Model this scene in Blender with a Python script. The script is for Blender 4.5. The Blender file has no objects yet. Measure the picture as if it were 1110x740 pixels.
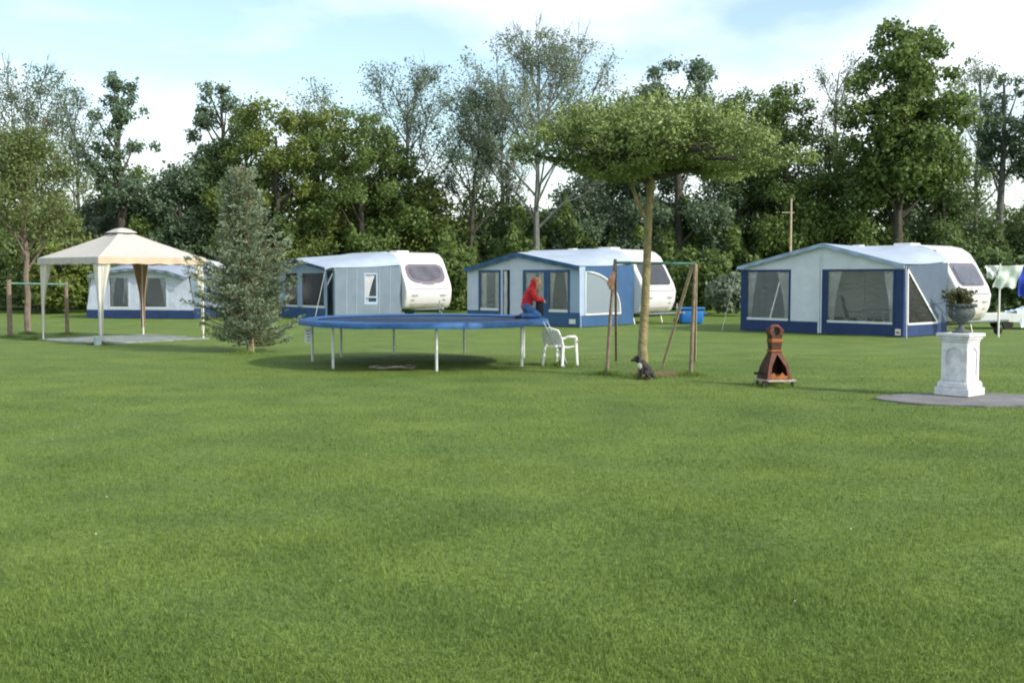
import bpy, bmesh, math, random
import numpy as np
from mathutils import Vector, Matrix, Euler
R = math.radians
S = bpy.context.scene
COL = S.collection
random.seed(7)
# ------------------------------------------------------------------ camera model (photo 1110x740, eye 1.7 m)
F, CX, CY, HZ, H = 1172.0, 555.0, 370.0, 300.0, 1.7
TH = math.atan((CY-HZ)/F)
def at(px, py):                      # a point on the lawn
    y = F*math.cos(TH)+math.sin(TH)*(CY-py); z = -F*math.sin(TH)+math.cos(TH)*(CY-py); k = H/-z
    return Vector(((px-CX)*k, y*k, 0))
def xd(px, d): return (px-CX)/F*d
def zh(py, d): return H+(HZ-py)/F*d
# ------------------------------------------------------------------ tagging
def tag(o, label=None, cat=None, group=None, kind=None):
    if label: o['label'] = label
    if cat: o['category'] = cat
    if group: o['group'] = group
    if kind: o['kind'] = kind
    return o
def thing(name, label, cat, loc=(0,0,0), rz=0, group=None):
    o = bpy.data.objects.new(name, None); COL.objects.link(o); o.empty_display_size = .2
    o.location = loc; o.rotation_euler = (0,0,rz)
    return tag(o, label, cat, group)
# ------------------------------------------------------------------ materials
MATS = {}
def nodes(name):
    m = bpy.data.materials.new(name); m.use_nodes = True
    nt = m.node_tree; b = nt.nodes['Principled BSDF']; MATS[name] = m
    return m, nt, b
def mat(name, col, rough=.6, metal=0, var=.12, scale=6, bump=.0, bscale=30, spec=.4, tr=0):
    m, nt, b = nodes(name); N = nt.nodes; L = nt.links
    tc = N.new('ShaderNodeTexCoord')
    n = N.new('ShaderNodeTexNoise'); n.inputs['Scale'].default_value = scale; n.inputs['Detail'].default_value = 6
    L.new(tc.outputs['Object'], n.inputs['Vector'])
    r = N.new('ShaderNodeValToRGB'); r.color_ramp.elements[0].position = .3; r.color_ramp.elements[1].position = .7
    r.color_ramp.elements[0].color = (*[c*(1-var) for c in col], 1); r.color_ramp.elements[1].color = (*[min(1, c*(1+var)) for c in col], 1)
    L.new(n.outputs['Fac'], r.inputs['Fac']); L.new(r.outputs['Color'], b.inputs['Base Color'])
    b.inputs['Roughness'].default_value = rough; b.inputs['Metallic'].default_value = metal
    b.inputs['Specular IOR Level'].default_value = spec
    if bump:
        n2 = N.new('ShaderNodeTexNoise'); n2.inputs['Scale'].default_value = bscale; n2.inputs['Detail'].default_value = 4
        L.new(tc.outputs['Object'], n2.inputs['Vector'])
        bp = N.new('ShaderNodeBump'); bp.inputs['Strength'].default_value = bump; bp.inputs['Distance'].default_value = .05
        L.new(n2.outputs['Fac'], bp.inputs['Height']); L.new(bp.outputs['Normal'], b.inputs['Normal'])
    if tr:
        t = N.new('ShaderNodeBsdfTranslucent'); L.new(r.outputs['Color'], t.inputs['Color'])
        mx = N.new('ShaderNodeMixShader'); mx.inputs['Fac'].default_value = tr
        L.new(b.outputs[0], mx.inputs[1]); L.new(t.outputs[0], mx.inputs[2])
        L.new(mx.outputs[0], N['Material Output'].inputs['Surface'])
    return m
def leafmat(name, dark, light, tr=.3, nscale=.5, rough=.55):
    m, nt, b = nodes(name); N = nt.nodes; L = nt.links
    g = N.new('ShaderNodeNewGeometry'); n = N.new('ShaderNodeTexNoise'); n.inputs['Scale'].default_value = nscale; n.inputs['Detail'].default_value = 3
    L.new(g.outputs['Position'], n.inputs['Vector'])
    a = N.new('ShaderNodeMath'); a.operation = 'MULTIPLY_ADD'; a.inputs[1].default_value = .55
    L.new(g.outputs['Random Per Island'], a.inputs[0]); 
    s = N.new('ShaderNodeMath'); s.operation = 'SUBTRACT'; s.inputs[1].default_value = .28
    L.new(n.outputs['Fac'], s.inputs[0]); L.new(s.outputs[0], a.inputs[2])
    r = N.new('ShaderNodeValToRGB'); r.color_ramp.elements[0].position = .1; r.color_ramp.elements[1].position = .9
    r.color_ramp.elements[0].color = (*dark, 1); r.color_ramp.elements[1].color = (*light, 1)
    L.new(a.outputs[0], r.inputs['Fac']); L.new(r.outputs['Color'], b.inputs['Base Color'])
    b.inputs['Roughness'].default_value = rough; b.inputs['Specular IOR Level'].default_value = .35
    t = N.new('ShaderNodeBsdfTranslucent'); L.new(r.outputs['Color'], t.inputs['Color'])
    mx = N.new('ShaderNodeMixShader'); mx.inputs['Fac'].default_value = tr
    L.new(b.outputs[0], mx.inputs[1]); L.new(t.outputs[0], mx.inputs[2]); L.new(mx.outputs[0], N['Material Output'].inputs['Surface'])
    return m
def filmmat(name, tint, alpha):      # clear window film: faint milky tint plus wavy reflections
    m, nt, b = nodes(name); N = nt.nodes; L = nt.links
    b.inputs['Base Color'].default_value = (*tint, 1); b.inputs['Roughness'].default_value = .3
    tc = N.new('ShaderNodeTexCoord'); mp = N.new('ShaderNodeMapping'); mp.inputs['Scale'].default_value = (2.2,2.2,5.5)
    n = N.new('ShaderNodeTexNoise'); n.inputs['Scale'].default_value = 1.6; n.inputs['Detail'].default_value = 2; n.inputs['Distortion'].default_value = 1.2
    L.new(tc.outputs['Object'], mp.inputs['Vector']); L.new(mp.outputs[0], n.inputs['Vector']); bp = N.new('ShaderNodeBump'); bp.inputs['Strength'].default_value = 1; bp.inputs['Distance'].default_value = .007
    L.new(n.outputs['Fac'], bp.inputs['Height'])
    t = N.new('ShaderNodeBsdfTransparent'); mx = N.new('ShaderNodeMixShader'); mx.inputs['Fac'].default_value = alpha
    L.new(t.outputs[0], mx.inputs[1]); L.new(b.outputs[0], mx.inputs[2])
    g = N.new('ShaderNodeBsdfGlossy'); g.inputs['Roughness'].default_value = .06; L.new(bp.outputs['Normal'], g.inputs['Normal'])
    fr = N.new('ShaderNodeFresnel'); fr.inputs['IOR'].default_value = 1.42
    m2 = N.new('ShaderNodeMixShader'); L.new(fr.outputs[0], m2.inputs['Fac']); L.new(mx.outputs[0], m2.inputs[1]); L.new(g.outputs[0], m2.inputs[2])
    L.new(m2.outputs[0], N['Material Output'].inputs['Surface'])
    return m
def turf(name, blade):
    m, nt, b = nodes(name); N = nt.nodes; L = nt.links
    g = N.new('ShaderNodeNewGeometry')
    def noise(sc, det=4, stretch=None):
        n = N.new('ShaderNodeTexNoise'); n.inputs['Scale'].default_value = sc; n.inputs['Detail'].default_value = det
        if stretch:
            mp = N.new('ShaderNodeMapping'); mp.inputs['Scale'].default_value = stretch; mp.inputs['Rotation'].default_value = (0,0,.12)
            L.new(g.outputs['Position'], mp.inputs['Vector']); L.new(mp.outputs[0], n.inputs['Vector'])
        else: L.new(g.outputs['Position'], n.inputs['Vector'])
        return n
    big = noise(.32, 3, (.55,1.3,1)); mid = noise(1.1, 6); fine = noise(16, 5); vf = noise(70, 3)
    def ramp(src, c0, c1, p0=.3, p1=.7):
        r = N.new('ShaderNodeValToRGB'); r.color_ramp.elements[0].position = p0; r.color_ramp.elements[1].position = p1
        r.color_ramp.elements[0].color = (*c0,1); r.color_ramp.elements[1].color = (*c1,1); L.new(src, r.inputs['Fac']); return r
    def mix(f, a, c, mode='MIX'):
        x = N.new('ShaderNodeMixRGB'); x.blend_type = mode
        if isinstance(f, float): x.inputs[0].default_value = f
        else: L.new(f, x.inputs[0])
        L.new(a, x.inputs[1]); L.new(c, x.inputs[2]); return x
    k = TURF_K*(1.0 if blade else .9)
    c1 = ramp(big.outputs['Fac'], (.082*k,.132*k,.031*k), (.110*k,.158*k,.033*k), .3, .7)
    c2 = ramp(mid.outputs['Fac'], (.80,.84,.84), (1.20,1.16,1.10), .3, .7)
    a = mix(1.0, c1.outputs[0], c2.outputs[0], 'MULTIPLY')
    c3 = ramp(fine.outputs['Fac'], (.80,.83,.82), (1.2,1.17,1.17), .35, .65)
    a = mix(1.0, a.outputs[0], c3.outputs[0], 'MULTIPLY')
    if blade:
        ri = ramp(g.outputs['Random Per Island'], (.72,.75,.7), (1.42,1.36,1.36), 0, 1)
        a = mix(1.0, a.outputs[0], ri.outputs[0], 'MULTIPLY')
        t = N.new('ShaderNodeBsdfTranslucent'); L.new(a.outputs[0], t.inputs['Color'])
        mx = N.new('ShaderNodeMixShader'); mx.inputs['Fac'].default_value = .3
        L.new(b.outputs[0], mx.inputs[1]); L.new(t.outputs[0], mx.inputs[2]); L.new(mx.outputs[0], N['Material Output'].inputs['Surface'])
    else:
        c4 = ramp(vf.outputs['Fac'], (.7,.7,.7), (1.3,1.3,1.3), .35, .65)
        a = mix(1.0, a.outputs[0], c4.outputs[0], 'MULTIPLY')
        bp = N.new('ShaderNodeBump'); bp.inputs['Strength'].default_value = .9; bp.inputs['Distance'].default_value = .03
        ad = N.new('ShaderNodeMath'); ad.operation = 'ADD'; L.new(fine.outputs['Fac'], ad.inputs[0]); L.new(vf.outputs['Fac'], ad.inputs[1])
        L.new(ad.outputs[0], bp.inputs['Height']); L.new(bp.outputs['Normal'], b.inputs['Normal'])
    L.new(a.outputs[0], b.inputs['Base Color']); b.inputs['Roughness'].default_value = .7; b.inputs['Specular IOR Level'].default_value = .2
    return m
TURF_K = 1.36
turf('turf', False); turf('turf_blades', True)
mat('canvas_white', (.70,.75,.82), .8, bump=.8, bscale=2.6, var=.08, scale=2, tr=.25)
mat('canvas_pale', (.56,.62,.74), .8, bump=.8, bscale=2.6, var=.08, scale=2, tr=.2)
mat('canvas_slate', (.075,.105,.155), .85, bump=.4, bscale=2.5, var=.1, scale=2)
mat('canvas_grey', (.15,.20,.25), .85, bump=.5, bscale=2.2, var=.1, scale=2, tr=.1)
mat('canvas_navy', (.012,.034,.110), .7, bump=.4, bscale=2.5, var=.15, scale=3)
mat('canvas_blue', (.034,.095,.21), .7, bump=.4, bscale=2.5, var=.12, scale=3, tr=.1)
mat('canvas_skyblue', (.34,.45,.60), .8, var=.06, scale=2, tr=.2)
mat('roof_fabric', (.36,.43,.53), .6, var=.08, scale=1.6, bump=.25, bscale=2.5, tr=.12)
mat('roof_grey', (.26,.31,.40), .6, var=.08, scale=1.6, bump=.25, bscale=2.5, tr=.12)
mat('white_trim', (.62,.64,.66), .5, var=.04)
mat('curtain', (.78,.80,.82), .85, var=.18, scale=3, tr=.3)
mat('curtain_blue', (.16,.32,.62), .85, var=.2, scale=5)
filmmat('window_film', (.35,.45,.55), .04)
filmmat('window_film_milky', (.42,.52,.62), .45)
mat('caravan_white', (.60,.61,.62), .28, var=.04, scale=1.5, spec=.5)
mat('caravan_glass', (.02,.02,.025), .08, var=.3, scale=3, spec=.6)
mat('caravan_glass_grey', (.07,.07,.09), .15, var=.4, scale=2, spec=.6)
mat('purple_grey', (.10,.09,.12), .4)
mat('rubber', (.02,.02,.02), .8)
mat('chassis', (.06,.06,.065), .6)
mat('galvanised', (.42,.44,.45), .42, metal=.7, var=.15, scale=12)
mat('leg_paint', (.50,.54,.52), .5, metal=.2, var=.12, scale=14)
mat('tramp_pad', (.020,.095,.25), .62, var=.2, scale=4, bump=.3, bscale=6)
mat('tramp_mat', (.015,.04,.09), .7)  # blue tint stands in for sky reflected on the dark mat
mat('chair_white', (.78,.79,.77), .35, var=.05, scale=10)
mat('gazebo_cream', (.56,.53,.50), .8, var=.04, scale=2, bump=.15, bscale=4, tr=.25)
mat('gazebo_trim_sunlit', (.56,.46,.34), .8, var=.08, scale=3, tr=.2)
mat('gazebo_drape', (.74,.72,.66), .85, var=.05, scale=4, tr=.3)
mat('gazebo_drape_shaded', (.30,.19,.11), .85, var=.12, scale=4, tr=.2)  # same drape cloth, shade at the back corner painted in as brown
mat('pole_white', (.7,.7,.68), .4, var=.05)
mat('weathered_wood', (.19,.145,.11), .85, var=.35, scale=14, bump=.4, bscale=40)
mat('pale_wood', (.38,.32,.22), .85, var=.25, scale=14, bump=.3, bscale=40)
mat('green_metal', (.09,.19,.15), .5, var=.25, scale=9)
mat('pink_rag', (.50,.27,.20), .9, var=.2, scale=14)
mat('bark_dark', (.055,.050,.040), .95, var=.4, scale=5, bump=.8, bscale=14)
mat('bark_grey', (.13,.135,.125), .95, var=.35, scale=5, bump=.6, bscale=14)
mat('bark_olive', (.20,.17,.085), .9, var=.35, scale=7, bump=.6, bscale=22)
mat('bark_pink', (.16,.125,.10), .9, var=.3, scale=5, bump=.6, bscale=14)
mat('stone_white', (.60,.61,.63), .8, var=.2, scale=8, bump=.35, bscale=35)
mat('urn_lead', (.075,.09,.095), .7, var=.35, scale=9, bump=.3)
mat('paving', (.15,.15,.155), .9, var=.22, scale=2.5, bump=.5, bscale=18)
mat('slab_pale', (.20,.23,.23), .85, var=.3, scale=3, bump=.4, bscale=20)
mat('earth', (.17,.10,.055), .95, var=.35, scale=4, bump=.8, bscale=20)
mat('rust_orange', (.095,.030,.016), .7, var=.5, scale=9, bump=.3)
mat('rust_dark', (.055,.022,.014), .8, var=.5, scale=9, bump=.3)
mat('rust_yellow', (.26,.09,.022), .7, var=.4, scale=12)
mat('soot', (.012,.01,.009), .9)
mat('ash_grey', (.34,.31,.27), .8, var=.25, scale=12)
mat('skin', (.55,.33,.24), .6, var=.05)
mat('red_cloth', (.50,.022,.025), .8, var=.25, scale=12, bump=.4, bscale=16)
mat('dark_cloth', (.018,.02,.03), .85, var=.3, scale=12)
mat('denim', (.045,.13,.30), .85, var=.3, scale=10, bump=.3)
mat('hair_blond', (.36,.20,.10), .7, var=.25, scale=30)
mat('blue_plastic', (.02,.15,.45), .35, var=.12, scale=4)
mat('bucket_blue', (.55,.66,.74), .4, var=.1)
mat('laundry_white', (.74,.77,.78), .85, var=.08, scale=4, tr=.25)
mat('laundry_green', (.60,.70,.64), .85, var=.25, scale=7, tr=.25)
mat('laundry_blue', (.015,.05,.42), .8, var=.2, scale=5, tr=.15)
mat('tarp_pale', (.52,.66,.76), .6, var=.15, scale=3, bump=.6, bscale=6)
mat('red_mark', (.5,.08,.08), .6); mat('logo_dark', (.05,.07,.12), .5)
mat('daisy', (.50,.52,.42), .7)
# dog coat: black with a white chest
m, nt, b = nodes('dog_coat'); N = nt.nodes; L = nt.links
tc = N.new('ShaderNodeTexCoord'); n = N.new('ShaderNodeTexNoise'); n.inputs['Scale'].default_value = 9
mpn = N.new('ShaderNodeVectorMath'); mpn.operation = 'DISTANCE'; mpn.inputs[1].default_value = (-.10,-.06,.245)
L.new(tc.outputs['Object'], mpn.inputs[0]); L.new(tc.outputs['Object'], n.inputs['Vector'])
ad = N.new('ShaderNodeMath'); ad.operation = 'MULTIPLY_ADD'; ad.inputs[1].default_value = .05
L.new(n.outputs['Fac'], ad.inputs[0]); L.new(mpn.outputs['Value'], ad.inputs[2])
rp = N.new('ShaderNodeValToRGB'); rp.color_ramp.elements[0].position = .085; rp.color_ramp.elements[1].position = .10
rp.color_ramp.elements[0].color = (.7,.68,.64,1); rp.color_ramp.elements[1].color = (.016,.013,.013,1)
L.new(ad.outputs[0], rp.inputs['Fac']); L.new(rp.outputs['Color'], b.inputs['Base Color']); b.inputs['Roughness'].default_value = .75
# foliage
leafmat('leaf_mid', (.056,.100,.026), (.190,.270,.072), tr=.42)
leafmat('leaf_dark', (.050,.092,.032), (.155,.225,.078), tr=.42)
leafmat('leaf_olive', (.070,.106,.022), (.215,.270,.060), tr=.42)
leafmat('leaf_blue', (.062,.108,.062), (.180,.250,.150), tr=.42)
leafmat('leaf_grey', (.110,.155,.100), (.260,.320,.210), tr=.42)
leafmat('leaf_yellow', (.085,.125,.038), (.215,.270,.095), tr=.38)
leafmat('leaf_umbrella', (.060,.098,.022), (.310,.390,.135), tr=.22, nscale=2.5)
leafmat('needles', (.060,.100,.058), (.270,.350,.230), tr=.15, nscale=1.5)
leafmat('potplant', (.03,.045,.015), (.12,.12,.04), nscale=6)
# ------------------------------------------------------------------ mesh builder
def link(name, me, mt, parent=None, smooth=False):
    if mt: me.materials.append(MATS[mt])
    if smooth: me.polygons.foreach_set('use_smooth', [True]*len(me.polygons))
    o = bpy.data.objects.new(name, me); COL.objects.link(o)
    if parent: o.parent = parent
    return o
class MB:
    def __init__(s): s.v = []; s.f = []; s.c = []
    def add(s, vs, fs):
        k = len(s.v); s.c.append((k, len(s.f))); s.v += [tuple(p) for p in vs]; s.f += [tuple(i+k for i in f) for f in fs]; return s
    def box(s, x0, x1, y0, y1, z0, z1, M=None):
        vs = [Vector(p) for p in ((x0,y0,z0),(x1,y0,z0),(x1,y1,z0),(x0,y1,z0),(x0,y0,z1),(x1,y0,z1),(x1,y1,z1),(x0,y1,z1))]
        if M: vs = [M@p for p in vs]
        return s.add(vs, [(0,3,2,1),(4,5,6,7),(0,1,5,4),(1,2,6,5),(2,3,7,6),(3,0,4,7)])
    def rbox(s, x0, x1, y0, y1, z0, z1, r=.02, M=None):
        bm = bmesh.new(); bmesh.ops.create_cube(bm, size=1)
        for v in bm.verts: v.co = Vector(((x0+x1)/2+v.co.x*(x1-x0), (y0+y1)/2+v.co.y*(y1-y0), (z0+z1)/2+v.co.z*(z1-z0)))
        bmesh.ops.bevel(bm, geom=bm.edges[:], offset=r, segments=2, affect='EDGES', profile=.5)
        return s.bm(bm, M)
    def bm(s, bm, M=None):
        bm.verts.index_update(); s.add([(M@v.co if M else v.co) for v in bm.verts], [[v.index for v in f.verts] for f in bm.faces]); bm.free(); return s
    def tube(s, pts, rad, n=8, cap=True):
        pts = [Vector(p) for p in pts]
        if not hasattr(rad, '__len__'): rad = [rad]*len(pts)
        vs = []; fs = []; up = None
        for i, p in enumerate(pts):
            d = (pts[min(i+1,len(pts)-1)]-pts[max(i-1,0)]).normalized()
            a = Vector((1,0,0)) if up is None else up
            if abs(a.dot(d)) > .95: a = Vector((0,1,0))
            a = (a-d*a.dot(d)).normalized(); up = a; b = d.cross(a)
            for k in range(n):
                t = 2*math.pi*k/n; vs.append(p+(a*math.cos(t)+b*math.sin(t))*rad[i])
        for i in range(len(pts)-1):
            for k in range(n):
                fs.append((i*n+k, i*n+(k+1)%n, (i+1)*n+(k+1)%n, (i+1)*n+k))
        if cap: fs.append(tuple(range(n))[::-1]); fs.append(tuple((len(pts)-1)*n+k for k in range(n)))
        return s.add(vs, fs)
    def prism(s, poly, f0, f1):          # poly 2D -> f0(a,b), f1(a,b) 3D
        n = len(poly); vs = [f0(*p) for p in poly]+[f1(*p) for p in poly]
        return s.add(vs, [tuple(range(n))[::-1], tuple(range(n,2*n))]+[(i,(i+1)%n,n+(i+1)%n,n+i) for i in range(n)])
    def grid(s, P, thick=0):             # P[i][j] of 3D points, open sheet
        a = len(P); b = len(P[0])
        if not thick:
            return s.add([p for r_ in P for p in r_], [(i*b+j, i*b+j+1, (i+1)*b+j+1, (i+1)*b+j) for i in range(a-1) for j in range(b-1)])
        A = np.array([[tuple(p) for p in r_] for r_ in P]); gu = np.gradient(A, axis=0); gv = np.gradient(A, axis=1)
        nn = np.cross(gu, gv); nn /= (np.linalg.norm(nn, axis=2, keepdims=True)+1e-9); B = A+nn*thick
        vs = [tuple(p) for r_ in A for p in r_]+[tuple(p) for r_ in B for p in r_]; m_ = a*b
        fs = [(i*b+j, i*b+j+1, (i+1)*b+j+1, (i+1)*b+j) for i in range(a-1) for j in range(b-1)]
        fs += [tuple(q+m_ for q in f[::-1]) for f in fs]
        rim = [(0*b+j) for j in range(b)]+[i*b+b-1 for i in range(1,a)]+[(a-1)*b+j for j in range(b-2,-1,-1)]+[i*b for i in range(a-2,0,-1)]
        fs += [(rim[k], rim[(k+1)%len(rim)], rim[(k+1)%len(rim)]+m_, rim[k]+m_) for k in range(len(rim))]
        return s.add(vs, fs)
    def lathe(s, prof, n=24, c=(0,0,0)):
        vs = []; fs = []
        for r_, z in prof:
            for k in range(n): t = 2*math.pi*k/n; vs.append((c[0]+r_*math.cos(t), c[1]+r_*math.sin(t), c[2]+z))
        for i in range(len(prof)-1):
            for k in range(n): fs.append((i*n+k, i*n+(k+1)%n, (i+1)*n+(k+1)%n, (i+1)*n+k))
        fs.append(tuple(range(n))[::-1]); fs.append(tuple((len(prof)-1)*n+k for k in range(n)))
        return s.add(vs, fs)
    def split(s, name, mt, parent=None, smooth=False):
        out = []
        for (v0, f0_), (v1, f1_) in zip(s.c, s.c[1:]+[(len(s.v), len(s.f))]):
            q = MB(); q.v = s.v[v0:v1]; q.f = [tuple(i-v0 for i in f) for f in s.f[f0_:f1_]]; out.append(q.build(name, mt, parent, smooth))
        return out
    def build(s, name, mt, parent=None, smooth=False, fix=True):
        me = bpy.data.meshes.new(name); me.from_pydata(s.v, [], s.f); me.update()
        if fix:
            bm = bmesh.new(); bm.from_mesh(me); bmesh.ops.recalc_face_normals(bm, faces=bm.faces[:]); bm.to_mesh(me); bm.free()
        o = link(name, me, mt, parent, smooth)
        if smooth: me.set_sharp_from_angle(angle=R(45))
        return o
def soup(name, V, k, mt, parent=None):       # V: (n,k,3) separate polygons
    n = V.shape[0]; me = bpy.data.meshes.new(name)
    me.vertices.add(n*k); me.vertices.foreach_set('co', V.astype(np.float32).ravel())
    me.loops.add(n*k); me.loops.foreach_set('vertex_index', np.arange(n*k, dtype=np.int32))
    me.polygons.add(n); me.polygons.foreach_set('loop_start', np.arange(0, n*k, k, dtype=np.int32)); me.polygons.foreach_set('loop_total', np.full(n, k, dtype=np.int32))
    me.update(calc_edges=True)
    return link(name, me, mt, parent)
def leaves(C, Nrm, size, rng, jit=.8, aspect=.62):
    n = len(C); nn = Nrm+rng.normal(0, jit, (n,3)); nn /= np.linalg.norm(nn, axis=1, keepdims=True)+1e-9
    t = rng.normal(0,1,(n,3)); t -= nn*(t*nn).sum(1, keepdims=True); t /= np.linalg.norm(t, axis=1, keepdims=True)+1e-9
    b = np.cross(nn, t); s = (size*rng.uniform(.6,1.35,n))[:,None]
    return np.stack([C-t*s, C+b*s*aspect, C+t*s, C-b*s*aspect], 1)
# ------------------------------------------------------------------ trees
def sph(rng, n):
    d = rng.normal(0,1,(n,3)); return d/np.linalg.norm(d, axis=1, keepdims=True)
def bez(p0, p1, p2, n):
    return [p0*(1-t)**2+p1*2*t*(1-t)+p2*t*t for t in [i/n for i in range(n+1)]]
def dense_tree(label, px, d, top, base, wpx, lm, seed, name='leafy_tree', bark='bark_dark', nleaf=17000, clump=.95, nclump=62, leaf=.09, pinch=1.0, hollow=.35, lean=0, topw=.75, botw=.8, thick=1.0, group='trees in the row behind the caravans'):
    rng = np.random.default_rng(seed); rd = random.Random(seed)
    x = xd(px, d); Ht = zh(top, d); Hb = max(.3, zh(base, d)); W = wpx/F*d/2
    t = thing(name, label, 'tree', (x, d, 0), 0, group)
    cs = []; nleaf = int(nleaf*1.85); nclump = int(nclump*1.3); W *= 1.14
    for i in range(nclump):
        for _ in range(40):
            h = rng.uniform(0,1); ph = rng.uniform(0, 2*math.pi)
            prof = (math.sin(math.pi*min(1,max(0,(h*.80+.15)))))**.5
            prof *= botw+(1-botw)*min(1, h*2.2); prof *= 1-(1-topw)*max(0, (h-.5)*2)**1.5
            rr = (W-clump*.4)*prof*math.sqrt(rng.uniform(hollow**2, 1))*rng.uniform(.85,1.12)
            p = np.array([rr*math.cos(ph)+lean*h, rr*math.sin(ph)*.8, Hb+clump*.4+(Ht-Hb-clump*.9)*h])
            if all(np.linalg.norm(p-q[:3]) > clump*.55 for q in cs): break
        cs.append(np.array([*p, clump*rng.uniform(.6,1.25)*(1-.35*h)]))
    cs = np.array(cs); w = cs[:,3]**2; w /= w.sum(); idx = rng.choice(len(cs), nleaf, p=w)
    dr = sph(rng, nleaf); rad = rng.uniform(.15,1,nleaf)**.5
    # leaves gather in small sprays so the crown keeps gaps
    nsp = max(30, nleaf//16); spd = sph(rng, nsp); sp_i = rng.choice(len(cs), nsp, p=w); spc = cs[sp_i,:3]+spd*(cs[sp_i,3]*rng.uniform(.35,1.08,nsp))[:,None]*np.array([1,1,.72])
    si = rng.integers(0, nsp, nleaf); use = rng.uniform(0,1,nleaf) < .72
    C1 = cs[idx,:3]+dr*(rad*cs[idx,3])[:,None]*np.array([1,1,.72]); C2 = spc[si]+rng.normal(0,.17*clump,(nleaf,3))
    C = np.where(use[:,None], C2, C1); N0 = np.where(use[:,None], spd[si], dr)+np.array([0,0,.35])
    ok = C[:,2] > .15; C = C[ok]; N0 = N0[ok]
    soup('crown', leaves(C, N0, leaf, rng, .75), 4, lm, t)
    mb = MB(); th = Hb+(Ht-Hb)*.82; tr = (.020*Ht+.04)*thick
    tp = [Vector((lean*(z/Ht)**1.5+rd.uniform(-.1,.1), rd.uniform(-.1,.1), z)) for z in np.linspace(-.1, th, 9)]
    mb.tube(tp, [tr*(1-.85*i/8)+.02 for i in range(9)], 8)
    for c in cs[::3]:
        e = Vector(c[:3]); z0 = max(Hb*.6, e.z-(.35+.25*rd.random())*math.hypot(e.x, e.y)-1.2); k = min(7.9, max(0, z0/th*8)); a = tp[int(k)].lerp(tp[min(8,int(k)+1)], k-int(k))
        mb.tube(bez(a, a.lerp(e,.5)+Vector((0,0,-.25)), e, 4), [tr*.36*(1-.8*i/4)*(1-.4*z0/Ht)+.008 for i in range(5)], 5)
    mb.build('trunk', bark, t, True, False)
    return t
def airy_tree(label, px, d, top, base, wpx, lm, seed, name='airy_tree', bark='bark_grey', nleaf=4200, leaf=.062, limbs=9, spread=1.0, fork=.3, lean=0, group='trees in the row behind the caravans', tuft=.22, thick=1.0):
    rng = np.random.default_rng(seed); rd = random.Random(seed)
    x = xd(px, d); Ht = zh(top, d); W = wpx/F*d/2
    t = thing(name, label, 'tree', (x, d, 0), 0, group); mb = MB(); tips = []; nleaf = int(nleaf*3.2); limbs += 3
    tr = (.011*Ht+.03)*thick; tz = [i/9 for i in range(10)]
    tp = [Vector((lean*z+rd.uniform(-.12,.12)*z, rd.uniform(-.12,.12)*z, z*Ht*.93-.1)) for z in tz]
    mb.tube(tp, [tr*(1-.9*z)+.012 for z in tz], 7); tips.append((tp[-1], Vector((0,0,1))))
    def branch(p, dr, ln, r, lev):
        pts = [p]; q = p.copy(); v = dr.copy()
        for i in range(4):
            v = (v+Vector((rd.uniform(-.16,.16), rd.uniform(-.16,.16), rd.uniform(0,.13)))).normalized(); q = q+v*ln/4; pts.append(q.copy())
        mb.tube(pts, [r*(1-.75*i/4)+.004 for i in range(5)], 5 if lev < 2 else 3, False)
        tips.append((q, v))
        if lev >= 3: tips.append((pts[2], v)); return
        for k in range([0,7,6,4][lev]):
            f = rd.uniform(.3,.98); a = pts[min(3,int(f*4))].lerp(pts[min(3,int(f*4))+1], f*4-int(f*4))
            side = Vector((rd.gauss(0,1), rd.gauss(0,1), rd.gauss(0,.5))).normalized()
            branch(a, (v+side*rd.uniform(.45,.85)).normalized(), ln*rd.uniform(.32,.5), r*.42, lev+1)
    for k in range(limbs):
        f = fork+(.92-fork)*(k+.5)/limbs; ph = k*2.4+rd.uniform(-.4,.4); i = min(8, int(f*9)); a = tp[i].lerp(tp[i+1], f*9-i)
        rise = .75+.9*f; dr = Vector((math.cos(ph)*spread, math.sin(ph)*.8*spread, rise)).normalized()
        ln = min(W*1.25*(1.12-.75*(f-fork)), (Ht-a.z)*1.0/max(.4, dr.z)); branch(a, dr, max(.8, ln), tr*.42*(1.1-f*.6), 1)
    mb.build('trunk', bark, t, True, False)
    T = np.array([tuple(p) for p, v in tips]); i = rng.integers(0, len(T), nleaf)
    C = T[i]+rng.normal(0, tuft, (nleaf,3)); ok = (C[:,2] > .3) & (C[:,2] < Ht+.3)
    soup('crown', leaves(C[ok], sph(rng, ok.sum())+np.array([0,0,.5]), leaf, rng, .6), 4, lm, t)
    return t
D = dense_tree; A_ = airy_tree
A_('airy tree at the far left edge with thin bare twigs reaching up', 34, 56, 84, 260, 135, 'leaf_blue', 11, nleaf=3000, limbs=11)
D('dark bushy tree low behind the left edge of the lawn', 8, 58, 165, 330, 110, 'leaf_mid', 12, nleaf=9000)
A_('thin half-leafed tree between the left edge tree and the leafy one above the gazebo', 88, 60, 105, 260, 95, 'leaf_blue', 13, nleaf=1800, limbs=8)
D('slim blue-green tree with a ragged leafy top above the gazebo', 133, 55, 78, 235, 82, 'leaf_blue', 14, nleaf=4200, nclump=34, clump=.62, hollow=.1)
D('rounded green tree directly behind the gazebo roof peak', 150, 58, 178, 340, 120, 'leaf_mid', 15, nleaf=11000)
D('mid green tree between gazebo and conifer', 196, 56, 172, 340, 80, 'leaf_blue', 16, nleaf=9000, clump=.8)
D('blue-green tree peeping out above the left shoulder of the big olive tree', 243, 62, 88, 260, 105, 'leaf_blue', 17, nleaf=6500, nclump=40, clump=.7)
D('dark green tree rising behind the blue-green conifer', 236, 57, 150, 340, 80, 'leaf_dark', 18, nleaf=10000)
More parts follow.
